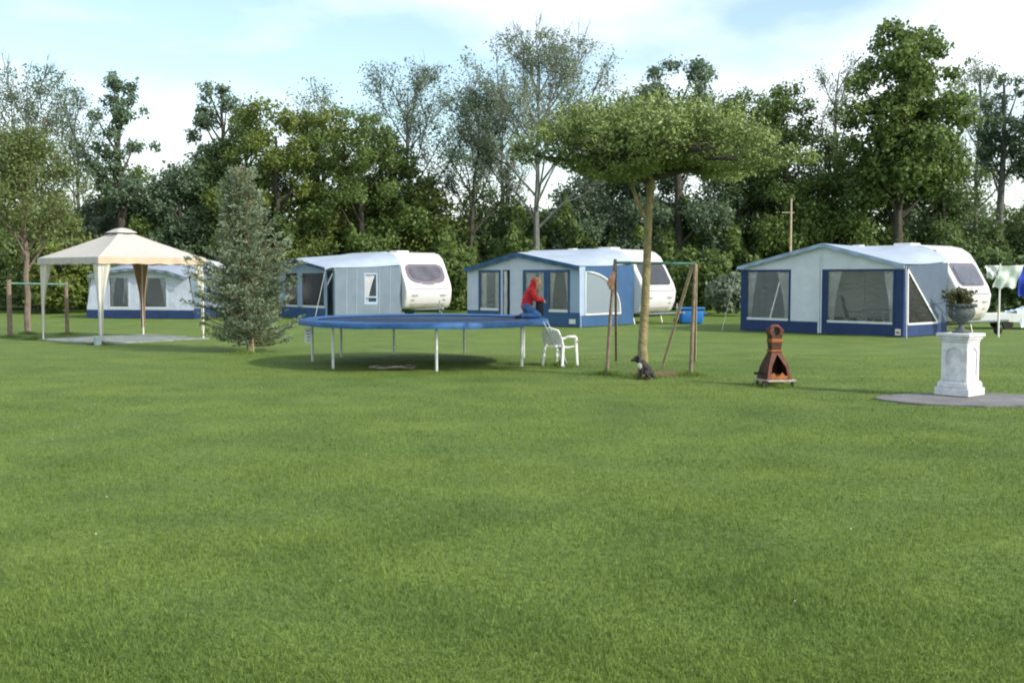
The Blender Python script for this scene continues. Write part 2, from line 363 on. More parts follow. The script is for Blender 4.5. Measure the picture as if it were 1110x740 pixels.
D('big olive green tree with a high rounded crown behind the conifer', 303, 56, 110, 340, 140, 'leaf_olive', 19, nleaf=13000, nclump=50, hollow=.5, topw=.9)
D('broad dome-shaped tree behind the left-centre caravan', 392, 56, 118, 335, 130, 'leaf_mid', 20, nleaf=12000, nclump=50, topw=.9, hollow=.6)
A_('thin twiggy tree showing above the dome-shaped tree', 352, 63, 96, 240, 90, 'leaf_dark', 21, nleaf=1200)
A_('airy tree with fanned bare twigs above the left-centre caravan', 442, 60, 78, 230, 120, 'leaf_blue', 22, nleaf=2600, limbs=11, fork=.38)
A_('leaning airy tree with dark forked trunk between the two middle caravans', 506, 56, 104, 240, 105, 'leaf_blue', 23, nleaf=3200, fork=.36, lean=.7, bark='bark_dark', thick=1.1)
A_('tallest airy tree with a wide fan of thin twigs above the blue awning', 582, 55, 52, 240, 185, 'leaf_grey', 24, nleaf=6200, limbs=15, fork=.32, bark='bark_grey', tuft=.2, thick=1.1)
D('yellow-green bushy tree behind the roof of the left-centre caravan', 460, 57, 185, 335, 85, 'leaf_olive', 25, nleaf=8000)
D('low dark tree behind the peak of the blue awning', 556, 58, 205, 335, 100, 'leaf_dark', 26, nleaf=9000)
D('grey-green tree behind the trunk of the umbrella tree', 635, 57, 185, 335, 100, 'leaf_blue', 27, nleaf=10000)
D('dark tree with knobbly twin top above the umbrella tree', 735, 56, 52, 335, 110, 'leaf_blue', 28, nleaf=13000, nclump=46, clump=.85, topw=.75, botw=1)
D('dark dense tree behind the right end of the umbrella tree', 800, 57, 98, 335, 85, 'leaf_dark', 29, nleaf=12000, nclump=46)
D('olive dense tree between the umbrella tree and the tallest tree', 850, 56, 90, 335, 90, 'leaf_mid', 30, nleaf=12000, nclump=48, topw=.75)
A_('sparse thin tree with wispy top left of the tallest tree', 903, 60, 60, 200, 70, 'leaf_grey', 31, nleaf=900, limbs=8, fork=.4)
D('tallest leafy tree with heavy green crown above the right caravan', 972, 54, 27, 225, 140, 'leaf_mid', 32, nleaf=15000, nclump=54, clump=1.0, topw=.8, botw=.75, hollow=.2, leaf=.12)
D('leafy tree filling the gap under the tallest tree', 925, 56, 160, 335, 110, 'leaf_mid', 33, nleaf=11000)
D('green tree behind the end of the right caravan', 1020, 56, 148, 335, 105, 'leaf_dark', 34, nleaf=11000, hollow=.2)
A_('wispy grey-green birch just right of the tallest tree', 1055, 60, 62, 200, 70, 'leaf_grey', 35, nleaf=1800, limbs=9, fork=.4)
D('slender tree with loose blue-green leaves near the right edge', 1083, 57, 74, 190, 52, 'leaf_blue', 36, nleaf=2600, nclump=22, clump=.6, botw=.9, bark='bark_grey')
D('slender leafy tree cut by the right edge of the photo', 1112, 56, 80, 200, 55, 'leaf_blue', 37, nleaf=2800, nclump=22, clump=.6, bark='bark_grey')
D('bushy dark tree low at the right edge behind the laundry', 1098, 58, 215, 335, 90, 'leaf_dark', 38, nleaf=8000)
A_('feathery yellow-green tree with bare pinkish trunk left of the gazebo', 30, 33.5, 150, 282, 110, 'leaf_yellow', 40, name='slim_tree', bark='bark_pink', nleaf=5600, leaf=.045, limbs=12, fork=.33, tuft=.16, thick=1.0, group=None)
D('olive crown filling the middle of the dome above the left-centre caravan', 345, 58, 116, 330, 120, 'leaf_olive', 61, nleaf=14000, topw=.95, hollow=.4)
D('dark green tree forming the right shoulder of the dome above the left-centre caravan', 425, 58, 150, 335, 90, 'leaf_mid', 62, nleaf=12000, topw=.9)
D('rounded olive tree forming the left shoulder of the dome behind the conifer', 268, 58, 122, 335, 90, 'leaf_mid', 63, nleaf=12000, topw=.9)
D('pale green small-leafed tree rising behind the far left caravan', 112, 57, 205, 338, 80, 'leaf_grey', 64, nleaf=9000)
D('grey-green dense tree behind the centre of the umbrella tree crown', 700, 59, 95, 335, 90, 'leaf_blue', 65, nleaf=11000)
D('green tree with pointed top just left of the mast', 825, 60, 105, 335, 85, 'leaf_mid', 66, nleaf=12000)
D('half-hidden tree filling the gap right of the tallest airy tree', 660, 60, 150, 335, 80, 'leaf_mid', 67, nleaf=9000)
D('shadowy green tree left of the tallest leafy tree', 895, 59, 135, 335, 70, 'leaf_dark', 68, nleaf=10000)
D('loose green tree standing behind the gap of the two middle caravans', 520, 61, 195, 335, 70, 'leaf_mid', 69, nleaf=7000)
A_('thin hazy tree with fine twigs left of the fan-shaped tallest airy tree', 545, 62, 95, 240, 90, 'leaf_grey', 70, nleaf=1800, limbs=9, fork=.4)
D('yellow-green low tree filling the left edge behind the play bar', 50, 52, 205, 338, 90, 'leaf_yellow', 71, nleaf=9000)
# undergrowth: one continuous mass under the tree line
rng = np.random.default_rng(5)
n = 120000; xs = rng.uniform(-36, 36, n); ys = 56+4*rng.uniform(0,1,n)+np.abs(xs)*0.02
top = 3.6+.9*np.sin(xs*.9)+.6*np.sin(xs*2.3+1)+.5*np.sin(xs*5.1)+.2*np.sin(ys*4)
top += 0.6*((xs>-12)&(xs<20))
z = top*rng.uniform(.02,1,n)**.75; bul = .8*np.sin(xs*1.7+z*1.3)+.45*np.sin(xs*3.9-z*2.1)
front = rng.uniform(0,1,n) < .65
yy = np.where(front, 54.6+bul+rng.uniform(0,.5,n)+.25*z, ys)
C = np.stack([xs, yy, z], 1); nr = np.tile(np.array([[0,-.8,.5]]), (n,1))
o = soup('undergrowth', leaves(C, nr, .13, rng, .8), 4, 'leaf_mid'); tag(o, 'dark continuous undergrowth of bushes and brambles below the trees', 'undergrowth', kind='stuff')
# a second, deeper mass of far woodland to close the view between the trunks
n = 50000; xs = rng.uniform(-48, 48, n); top = 5.2+.9*np.sin(xs*.5)+.8*np.sin(xs*1.7+2)+.5*np.sin(xs*4); z = top*rng.uniform(.0,1,n)**.8
C = np.stack([xs, 67+rng.uniform(0,4,n)+.6*np.sin(xs*2+z), z], 1)
o = soup('far_wood', leaves(C, np.tile(np.array([[0,-.8,.5]]), (n,1)), .22, rng, .8), 4, 'leaf_grey'); tag(o, 'far strip of woodland seen in the gaps between the trunks', 'woodland', kind='stuff')
# individual bushes by the lawn's far edge
for (lab, px, d, tp_, w, lm, sd) in [
    ('pale green bush at the lawn edge left of the gazebo', 62, 50, 262, 70, 'leaf_olive', 51),
    ('rounded bush on the lawn edge between gazebo and far left caravan', 100, 52, 285, 45, 'leaf_mid', 52),
    ('dark bush standing right of the blue awning caravan', 765, 50, 262, 70, 'leaf_mid', 53),
    ('pale-flecked bush at the left corner of the right awning', 790, 47, 295, 36, 'leaf_grey', 54),
    ('bush between the left-centre caravan and the blue awning', 497, 52, 268, 50, 'leaf_mid', 55),
    ('bush behind the laundry line at the right edge', 1085, 47, 268, 80, 'leaf_dark', 56)]:
    D(lab, px, d, tp_, 338, w, lm, sd, name='bush', nleaf=4500, nclump=20, clump=.6, leaf=.11, group='bushes along the far lawn edge')
    bpy.data.objects[-1] if False else None
for o in COL.objects:
    if o.name.startswith('bush'): o['category'] = 'bush'
# ------------------------------------------------------------------ umbrella tree
def umbrella():
    g = at(698, 409); t = thing('umbrella_tree', 'flat-topped umbrella-shaped tree with slim bare trunk in mid lawn', 'tree', g)
    rng = np.random.default_rng(77); rd = random.Random(77); mb = MB(); d = g.y
    hz = zh(192, d)
    tp = [Vector((.0,0,-.05)), Vector((-.03,0,.5)), Vector((.01,0,1.2)), Vector((.04,.02,2.0)), Vector((.06,0,2.8)), Vector((.10,0,hz+.05)), Vector((.12,0,hz+.45))]
    mb.tube([Vector(p) for p in tp], [.105,.080,.072,.068,.066,.075,.055], 12)
    tw = []; trunk_mb = mb; mb = MB()
    a0 = Vector((.04,0,2.62)); trunk_mb.tube(bez(a0, Vector((-.16,-.03,2.9)), Vector((-.32,-.05,hz+.20)), 4), [.045,.042,.038,.035,.03], 7)
    for k in range(15):
        ph = k*2*math.pi/15+rd.uniform(-.15,.15); L_ = 1.85 if math.cos(ph) < 0 else 2.2
        L_ *= rd.uniform(.85,1.03); s = Vector((.09,0,hz-.12+rd.uniform(0,.25)))
        e = Vector((L_*math.cos(ph), L_*.95*math.sin(ph), hz+.28+rd.uniform(-.06,.1)-(.12 if math.cos(ph) > .5 else 0)))
        m_ = s.lerp(e,.45)+Vector((0,0,.16)); pts = bez(s, m_, e, 6); mb.tube(pts, [.05*(1-.8*i/6)+.006 for i in range(7)], 6)
        for i in range(1,7):
            for q in range(2):
                p = pts[i]; sd = Vector((rd.gauss(0,1), rd.gauss(0,1), .15)).normalized()*rd.uniform(.3,.55)
                e2 = p+sd; mb.tube([p, p.lerp(e2,.5)+Vector((0,0,.05)), e2], [.014,.01,.005], 4, False); tw.append(e2)
    # upright shoots with leaves
    Cs = []; Ns = []
    def topz(x, y):
        r_ = math.hypot((x+.05)/2.1 if x < 0 else x/2.5, y/2.05)
        return hz+.46+.84*max(0, 1-r_**1.9)**.85*(1.0+.12*math.sin(x*4.3+1)*math.cos(y*3.1))
    for k in range(3300):
        for _ in range(20):
            x = rd.uniform(-2.25,2.75); y = rd.uniform(-2.1,2.1)
            rr = math.hypot(x/1.92 if x < 0 else x/2.42, y/1.85)*(1+.13*math.sin(math.atan2(y,x)*5+1)+.08*math.sin(math.atan2(y,x)*11+2))
            if rr < 1: break
        if math.sin(x*5.1+1.3*math.sin(y*4))*math.sin(y*5.7+x) > .72-.45*rr*rr: continue
        if rr > .7 and rd.random() < .5: continue
        tz_ = topz(x, y)+(rd.random()**3)*.42-.08+.10*math.sin(x*7+y*3)*math.sin(y*6); zb = hz+.16+.10*math.sin(x*3)+.10*math.sin(y*2.3+x)+.06*rd.random()-(.38*max(0,x-1.5)) + .30*rr**2.5
        tz_ -= .45*max(0, x-1.5)
        z0 = zb+(tz_-zb)*rd.random()*.55; ln = max(.12, (tz_-z0)*rd.uniform(.6,1))
        tl = Vector((x*.13+rd.uniform(-.18,.18), y*.13+rd.uniform(-.18,.18), 1)).normalized()
        if False: mb.tube([(x,y,z0), Vector((x,y,z0))+tl*ln], [.006,.003], 3, False)
        for q in range(7):
            Cs.append((x+rd.gauss(0,.08), y+rd.gauss(0,.08), zb-.02-rd.random()*.14*(1-rr*.5))); Ns.append((rd.gauss(0,.5), rd.gauss(0,.5), .5))
        m_ = int(11+ln*26)
        for q in range(m_):
            f = rd.random(); c = Vector((x,y,z0))+tl*ln*f; Cs.append((c.x+rd.gauss(0,.045), c.y+rd.gauss(0,.045), c.z)); Ns.append((rd.gauss(0,.5)+x*.12, rd.gauss(0,.5)+y*.12, .6))
    mb.build('limbs', 'bark_dark', t, True, False); trunk_mb.build('trunk', 'bark_olive', t, True, False)  # limbs get darker bark: shade under the crown put into the colour
    soup('crown', leaves(np.array(Cs), np.array(Ns), .033, rng, .6, .5), 4, 'leaf_umbrella', t)
umbrella()
# ------------------------------------------------------------------ conifer
def conifer():
    g = at(264, 381); t = thing('conifer', 'bushy blue-green conifer with silvery needles beside the gazebo', 'tree', g); d = g.y
    rng = np.random.default_rng(3); rd = random.Random(3); mb = MB(); Ht = zh(196, d)
    tpt = [Vector((.16-.2*z/Ht+rd.uniform(-.02,.02), 0, z)) for z in np.linspace(-.05, Ht*.97, 9)]
    mb.tube(tpt, [.075*(1-.88*i/8)+.008 for i in range(9)], 8); Cs = []; Ns = []
    nb = 250
    for k in range(nb):
        f = ((k+.5)/nb)**.95; z = .14+(Ht-.30)*f; ph = k*2.39996+rd.uniform(-.3,.3)
        prof = (1.08*(1-f**1.35)**.8)*(1-.14*math.sin(f*11))*(1+.22*math.sin(ph*2+f*7)*math.cos(f*15+ph))*rd.uniform(.58,1.22)+.09
        if f < .1: prof *= .75+f*2.5
        i = min(7, int(z/Ht/.97*8)); a = Vector((.16-.2*z/Ht, 0, z))
        out = Vector((math.cos(ph), math.sin(ph), 0)); e = a+out*prof+Vector((0,0,.16+.34*f+rd.uniform(-.06,.12)))
        m_ = a+out*prof*.55+Vector((0,0,-.05)); pts = bez(a, m_, e, 5); mb.tube(pts, [.016*(1-.8*j/5)+.003 for j in range(6)], 4, False)
        side = out.cross(Vector((0,0,1)))
        for j in range(int(9*prof)+5):
            u = rd.uniform(.12,1); q = u*5; p = pts[min(4,int(q))].lerp(pts[min(4,int(q))+1], q-int(q))
            sd = (side*rd.choice((-1,1))*rd.uniform(.5,1)+out*rd.uniform(.3,.9)+Vector((0,0,rd.uniform(-.1,.4)))).normalized()
            sl = rd.uniform(.14,.34)*(1.15-u*.4); p2 = p+sd*sl
            mb.tube([p,p2], [.005,.002], 3, False)
            for w in range(13):
                v = rd.random(); c = p.lerp(p2, v); Cs.append(tuple(c+Vector((rd.gauss(0,.02), rd.gauss(0,.02), rd.gauss(0,.02))))); Ns.append(tuple(sd+Vector((rd.gauss(0,.55), rd.gauss(0,.55), rd.gauss(0,.55)+.2))))
    C = np.array(Cs); Dn = np.array(Ns); Dn /= np.linalg.norm(Dn, axis=1, keepdims=True); n = len(C)
    s = rng.normal(0,1,(n,3)); s = np.cross(Dn, s); s /= np.linalg.norm(s, axis=1, keepdims=True); ln = rng.uniform(.035,.075,n)[:,None]
    V = np.stack([C-s*.013, C+s*.013, C+Dn*ln+s*.004, C+Dn*ln-s*.004], 1)
    mb.build('trunk', 'bark_olive', t, True, False); soup('crown', V, 4, 'needles', t)
    g2 = at(275, 382); s_ = MB(); s_.tube([(0,0,-.1), (-.06,.02,.85)], [.022,.02], 8); o = s_.build('tree_stake', 'pale_wood', None, True); o.location = g2
    tag(o, 'thin pale stake standing at the foot of the conifer', 'stake')
conifer()
# ------------------------------------------------------------------ awnings and caravans
class Site:
    def __init__(s, A, e):               # A = front left corner, e = direction of the front towards its right end
        s.A = Vector((A[0], A[1], 0)); s.e = Vector((e[0], e[1], 0)).normalized(); s.n = Vector((-s.e.y, s.e.x, 0)); s.rz = math.atan2(s.e.y, s.e.x)
    def u(s, px):                        # distance along the front seen at photo column px
        r_ = (px-CX)/F; return (s.A.y*r_-s.A.x)/(s.e.x-s.e.y*r_)
    def w(s, px, u0):                    # distance along the side wall
        P = s.A+s.e*u0; r_ = (px-CX)/F; return (P.y*r_-P.x)/(s.n.x-s.n.y*r_)
def lerp_line(pl, u):
    for (a, b), (c, d_) in zip(pl[:-1], pl[1:]):
        if u <= c: return b+(d_-b)*(u-a)/max(1e-6, c-a)
    return pl[-1][1]
def column_poly(u0, u1, z0, pl):         # from z0 up to the polyline pl between u0 and u1
    mids = [a for a, b in pl if u0 < a < u1]
    return [(u0,z0),(u1,z0)]+[(a, lerp_line(pl,a)) for a in [u1]+mids[::-1]+[u0]]
def rect(u0,u1,z0,z1): return [(u0,z0),(u1,z0),(u1,z1),(u0,z1)]
def cloth_folds(u0, u1, z0, z1, y, amp=.03, k=26, taper=None):
    P = []; nu = max(8, int((u1-u0)*k)*2)
    for i in range(9):
        f = i/8; z = z0+(z1-z0)*f; r_ = []
        for j in range(nu+1):
            g = j/nu; uu = u0+(u1-u0)*g
            if taper: uu = taper(uu, f)
            r_.append((uu, y+amp*math.sin(j*1.6)*(.5+.5*(1-f))+.01*math.sin(i*2+j), z))
        P.append(r_)
    return MB().grid(P)
def roof_sheet(front, rail, Dp, over=.12, sag=.05, nu=70, nv=12, droop=0):
    P = []
    for i in range(nv+1):
        f = i/nv; row = []
        for j in range(nu+1):
            g = j/nu; uf = front[0][0]+(front[-1][0]-front[0][0])*g; ur = rail[0][0]+(rail[-1][0]-rail[0][0])*g
            zf = lerp_line(front, uf)-(droop if i == 0 else 0); zr = lerp_line(rail, ur); fe = f**.9
            x = uf+(ur-uf)*f; z = zf+(zr-zf)*fe - sag*math.sin(math.pi*f)*(.6+.4*math.cos(g*18)) + .03
            P_y = -over+(Dp+over)*f
            row.append((x+(.05 if j == nu else -.05 if j == 0 else 0), P_y, z))
        P.append(row)
    return MB().grid(P, .008)
def window(t, u0, u1, z0, z1, frame, bottom='white_trim', fw=.07, curt=(.18,.18), cm='curtain', swag=False, side=False, pane='window_film', bars=0, yo=0):
    f0 = (lambda a,b: (a,-.022+yo,b)); f1 = (lambda a,b: (a,.018+yo,b))
    fr = MB()
    for r_ in (rect(u0,u0+fw,z0,z1), rect(u1-fw,u1,z0,z1), rect(u0+fw,u1-fw,z1-fw,z1)): fr.prism(r_, f0, f1)
    for k in range(bars):
        c = u0+(u1-u0)*(k+1)/(bars+1); fr.prism(rect(c-.022,c+.022,z0+fw,z1-fw), f0, f1)
    w = fr.build('window', frame, t)
    MB().prism(rect(u0+fw,u1-fw,z0,z0+fw), f0, f1).build('sill_band', bottom, w)
    MB().prism(rect(u0+fw,u1-fw,z0+fw,z1-fw), lambda a,b: (a,-.004+yo,b), lambda a,b: (a,.002+yo,b)).build('pane', pane, w)
    for sgn, cw in ((0,curt[0]),(1,curt[1])):
        if not cw: continue
        a, b_ = (u0+fw, u0+fw+(u1-u0)*cw) if sgn == 0 else (u1-fw-(u1-u0)*cw, u1-fw)
        if swag:
            tf = (lambda uu, f, a=a: a+(uu-a)*(1-.62*math.sin(math.pi*min(1,(1-f)*1.0)*.5))) if sgn == 0 else (lambda uu, f, b_=b_: b_-(b_-uu)*(1-.62*math.sin(math.pi*min(1,(1-f))*.5)))
        else: tf = None
        cloth_folds(a, b_, z0+fw*.5, z1-fw*.5, .07+yo, taper=tf).build('curtain', cm, w, True)
    return w
def prof_s(z):                            # bulge of a caravan end at height z
    pts = [(.38,.02),(.5,.16),(.8,.30),(1.15,.34),(1.4,.26),(2.1,-.14),(2.4,-.34),(2.58,-.6),(2.66,-.95)]
    return lerp_line(pts, z)
def caravan(site, Lc, u_end, D0, label, glass='caravan_glass', frame=None, win=(1.42,2.12), Wc=2.2, curved=False, ht=0, badge=False, group='touring caravans along the hedge'):
    t = thing('caravan', label, 'caravan', site.A, site.rz, group)
    zs = [.38,.45,.5,.62,.8,.98,1.15,1.28,1.4,1.75,2.1,2.25,2.4,2.5,2.58,2.63,2.66]
    poly = [(u_end+prof_s(z), z+ht*(z-.4)/2.2) for z in zs]+[(u_end-Lc-prof_s(z)*.8, z+ht*(z-.4)/2.2) for z in zs[::-1]]
    bm = bmesh.new(); n = len(poly)
    va = [bm.verts.new((p[0], D0+.03, p[1])) for p in poly]; vb = [bm.verts.new((p[0], D0+Wc, p[1])) for p in poly]
    bm.faces.new(va); bm.faces.new(vb[::-1])
    for i in range(n): bm.faces.new((va[i], vb[i], vb[(i+1)%n], va[(i+1)%n]))
    bmesh.ops.recalc_face_normals(bm, faces=bm.faces[:])
    ed = [e for e in bm.edges if abs(e.verts[0].co.y-e.verts[1].co.y) < 1e-4]
    bmesh.ops.bevel(bm, geom=ed, offset=.09, segments=3, affect='EDGES', profile=.6)
    b = MB().bm(bm).build('body', 'caravan_white', t, True); b.data.set_sharp_from_angle(angle=R(60))
    # end window following the slope, rounded corners
    def endpanel(y0, y1, z0, z1, off, name, mt, par, rnd=.12, bot=0):
        P = []; ny = 18; nz = 10
        for i in range(nz+1):
            f = i/nz; z = z0+(z1-z0)*f; row = []
            ins = 0
            if f*(z1-z0) < rnd: ins = rnd-math.sqrt(max(0, rnd**2-(rnd-f*(z1-z0))**2))
            if (1-f)*(z1-z0) < rnd*.6: ins = max(ins, rnd*.6-math.sqrt(max(0,(rnd*.6)**2-(rnd*.6-(1-f)*(z1-z0))**2)))
            for j in range(ny+1):
                g = j/ny; y = y0+ins+(y1-y0-2*ins)*g; zz = z
                if bot: zz = z+bot*(1-f)*((2*g-1)**2)
                row.append((u_end+prof_s(zz)+off, y, zz+ht*(zz-.4)/2.2))
            P.append(row)
        return MB().grid(P, .012).build(name, mt, par, True)
    yc0, yc1 = D0+.22, D0+Wc-.2
    bo = .07 if curved else 0
    w = endpanel(yc0, yc1, win[0]-(.12 if curved else 0), win[1], .004, 'end_window', frame or glass, t, .42 if curved else .2, bo)
    if frame: endpanel(yc0+.16, yc1-.16, win[0]+.06, win[1]-.1, .022, 'pane', glass, w, .34 if curved else .15, bo)
    for k, (za, zb_) in enumerate(((.50,.60),)):
        endpanel(D0+.3, D0+Wc-.3, za, zb_, .006, 'bumper_trim', 'ash_grey', t, .03)
    endpanel(D0+.16, D0+Wc-.16, 1.17, 1.20, .005, 'trim_strip', 'purple_grey', t, .01)
    for yy_ in (D0+.30, D0+Wc-.46): endpanel(yy_, yy_+.16, .70, .76, .008, 'marker_lamp', 'ash_grey', t, .02)
    # roof hatch, lamp clusters, wheel, chassis and drawbar
    MB().rbox(u_end-2.2, u_end-1.6, D0+.8, D0+1.4, 2.65+ht, 2.75+ht, .03).build('roof_hatch', 'white_trim', t)
    MB().rbox(u_end-3.7, u_end-3.4, D0+.9, D0+1.2, 2.65+ht, 2.73+ht, .03).build('roof_hatch', 'white_trim', t)
    MB().box(u_end-Lc+.3, u_end-.2, D0+.25, D0+Wc-.25, .24, .40).build('chassis', 'chassis', t)
    for y in (D0+.14, D0+Wc-.2):
        wh = MB(); 
        wh.add([(u_end-Lc*.5+.31*math.cos(a*math.pi/12), y+yy_, .31+.31*math.sin(a*math.pi/12)) for yy_ in (-.09,.09) for a in range(24)], [tuple(range(24)), tuple(range(24,48))[::-1]]+[(i,(i+1)%24,24+(i+1)%24,24+i) for i in range(24)])
        wo = wh.build('wheel', 'rubber', t, True)
        wr = MB(); wr.add([(u_end-Lc*.5+.19*math.cos(a*math.pi/8), y+yy_, .31+.19*math.sin(a*math.pi/8)) for yy_ in (-.1,.1) for a in range(16)], [tuple(range(16)), tuple(range(16,32))[::-1]]+[(i,(i+1)%16,16+(i+1)%16,16+i) for i in range(16)])
        wr.build('rim', 'galvanised', wo)
    yc = D0+Wc/2
    MB().tube([(u_end-.3, D0+.5, .33), (u_end+1.15, yc, .40)], .035).tube([(u_end-.3, D0+Wc-.5, .33), (u_end+1.15, yc, .40)], .035).tube([(u_end+1.1,yc,.4),(u_end+1.35,yc,.42)], [.05,.04]).build('drawbar', 'galvanised', t)
    MB().tube([(u_end+1.0, yc+.06, .12), (u_end+1.0, yc+.06, .75)], .025).build('jockey_post', 'galvanised', t)
    jw = MB(); jw.tube([(u_end+1.0, yc+.02, .12), (u_end+1.0, yc+.10, .12)], .12, 14); jw.build('jockey_wheel', 'rubber', t)
    for y in (D0+.2, D0+Wc-.2): MB().tube([(u_end-.15, y, .0), (u_end-.25, y, .36)], .02).build('steady', 'galvanised', t)
    MB().tube([(u_end+.30,D0+.32,.95),(u_end+.38,D0+.36,.95),(u_end+.38,D0+.56,.95),(u_end+.30,D0+.60,.95)], .013,6).build('grab_handle', 'chassis', t)
    MB().tube([(u_end+.30,D0+Wc-.60,.95),(u_end+.38,D0+Wc-.56,.95),(u_end+.38,D0+Wc-.36,.95),(u_end+.30,D0+Wc-.32,.95)], .013,6).build('grab_handle', 'chassis', t)
    # awning-side door and window
    MB().rbox(u_end-Lc*.5-.3-.3, u_end-Lc*.5+.1, D0+.012, D0+.028, .5, 2.25, .005).build('door', 'caravan_white', t)
    dk = MB().rbox(u_end-1.9, u_end-.8, D0+.008, D0+.028, 1.25, 1.95, .005).build('side_window', 'caravan_glass', t)
    if badge:
        P = [[(u_end+prof_s(2.3+.04*i)-.28+.07*j, D0+.02, 2.34+.07*i+.03*math.sin(j)) for j in range(4)] for i in range(3)]
        MB().grid(P, .01).build('emblem', 'logo_dark', t)
    return t
def legs_and_pegs(t, L, Dp, front, rail):
    p = MB(); mid = front[len(front)//2]
    for (u, y, z) in ((.05,.05,lerp_line(front,.05)), (L-.05,.05,lerp_line(front,L-.05)), (mid[0],.06,mid[1])):
        p.tube([(u,y,0),(u,y,z)], .016)
    p.tube([(mid[0],.06,mid[1]),(mid[0],Dp,lerp_line(rail,mid[0]))], .014)
    for a, b in zip(front[:-1], front[1:]): p.tube([(a[0],.06,a[1]-.02),(b[0],.06,b[1]-.02)], .014)
    p.build('pole_frame', 'galvanised', t)
def valance(t, front, over, mt, dep=.13, nu=60):
    P = []
    for i in range(3):
        row = []
        for j in range(nu+1):
            u = front[0][0]-.05+(front[-1][0]-front[0][0]+.1)*j/nu; uc = min(max(u, front[0][0]), front[-1][0])
            row.append((u, -over-.012-.012*math.sin(j*.9)*i, lerp_line(front, uc)+.035-dep*i/2*(1+.18*abs(math.sin(j*.62)))))
        P.append(row)
    MB().grid(P, .006).build('valance', mt, t)
def mudwall(t, L, Dp, mt, h): pass

def interior(site, items, grp):
    pass
# ---- right awning (navy and white)
s1 = Site((7.26,34.3), (.67,-.745)); L1 = 5.5; D1 = 2.55
up = s1.u(893); front1 = [(0,2.0),(up,2.66),(L1,2.03)]
rail1 = [(0,2.15),(.3,2.42),(.9,2.60),(L1-1.2,2.62),(L1-.5,2.48),(L1-.2,2.34),(L1-.02,2.14)]
t = thing('awning', 'navy and white caravan awning with wide clear windows on the right', 'awning', s1.A, s1.rz, 'caravan awnings')
f0 = lambda a,b: (a,-.010,b); f1 = lambda a,b: (a,.010,b)
ua, ub = s1.u(808), s1.u(857); uc0, uc1 = s1.u(859), s1.u(888); ud, ue = s1.u(895), s1.u(970)
mb = MB()
mb.prism(column_poly(.0, L1, 1.92, front1), f0, f1)
mb.prism(rect(ub, uc1, .36, 1.92), f0, f1)
mb.split('front_wall', 'canvas_white', t)
mb = MB(); mb.prism(rect(.0, L1, 0.02, .36), lambda a,b: (a,-.012,b), lambda a,b: (a,.012,b)); mb.build('mud_skirt', 'canvas_navy', t)
mb = MB(); mb.prism(rect(.0, ua, .36, 1.92), f0, f1); mb.prism(rect(ue, L1, .36, 1.92), f0, f1); mb.prism(rect(uc1+.07, ud, .36, 1.92), f0, f1); mb.split('navy_panel', 'canvas_navy', t)
mb = MB(); mb.box(uc1-.03, uc1+.02, -.03,-.013, .03, 2.52); mb.box(uc1+.045, uc1+.09, -.03,-.013, .03, 2.5); mb.split('zip_strip', 'canvas_white', t)
window(t, ua, ub, .36, 1.92, 'canvas_navy', curt=(.2,.3), swag=True)
window(t, ud, ue, .36, 1.92, 'canvas_navy', curt=(.2,.16), fw=.06, swag=True)
# right side wall with triangular window
sw0 = 0; sz = lambda y: 2.03+(2.12-2.03)*(y/D1)
g0 = lambda a,b: (L1-.010,a,b); g1 = lambda a,b: (L1+.010,a,b)
MB().prism([(0.012,.02),(D1,.02),(D1,.36),(0.012,.36)], g0, g1).build('mud_skirt', 'canvas_navy', t)
yt0, yt1 = .22, s1.w(1016, L1)
MB().prism([(.012,.36),(yt0,.36),(yt0-.07,sz(0)-.05),(.012,sz(0)-.02)], g0, g1).split('navy_panel', 'canvas_navy', t)
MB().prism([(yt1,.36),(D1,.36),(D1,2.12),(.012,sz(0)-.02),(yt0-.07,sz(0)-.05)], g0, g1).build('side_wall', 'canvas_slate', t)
w = MB()
tri = [(yt0,.37),(yt1,.37),(yt0-.05,sz(0)-.12)]
def tribar(w, a, b, wd): 
    a = Vector((a[0],a[1])); b = Vector((b[0],b[1])); d_ = (b-a).normalized(); nn = Vector((-d_.y, d_.x))*wd/2
    w.prism([tuple(a-nn), tuple(b-nn), tuple(b+nn), tuple(a+nn)], lambda p,q: (L1+.012,p,q), lambda p,q: (L1+.03,p,q))
for a, b in ((0,1),(1,2),(2,0)): tribar(w, tri[a], tri[b], .055)
w = w.build('side_window', 'white_trim', t)
MB().prism(tri, lambda p,q: (L1-.004,p,q), lambda p,q: (L1+.002,p,q)).build('pane', 'window_film', w)
# far (left) side wall
MB().prism([(.012,.02),(D1,.02),(D1,2.12),(.012,1.98)], lambda a,b: (-.010,a,b), lambda a,b: (.010,a,b)).build('side_wall', 'canvas_pale', t)
roof_sheet(front1, rail1, D1).build('roof', 'roof_fabric', t, True)
valance(t, front1, .12, 'canvas_skyblue', .10)
legs_and_pegs(t, L1, D1, front1, rail1)
MB().box(L1-.22, L1-.06, -.03,-.014, .06, .24).build('maker_patch', 'white_trim', t)
MB().box(L1-.19, L1-.09, -.036,-.031, .11, .17).build('maker_patch_mark', 'red_mark', t)
gl = MB(); gl.tube([(-.12,-.05,2.0),(-.35,-.5,0.0)], .008, 4).tube([(L1+.08,-.05,2.0),(L1+.3,-.35,0)], .008, 4); gl.split('guy_line', 'white_trim', t)
caravan(s1, 5.6, L1+.02, D1, 'white caravan with raked end window behind the urn on the pedestal', Wc=2.15, glass='caravan_glass_grey', frame='purple_grey', badge=True)
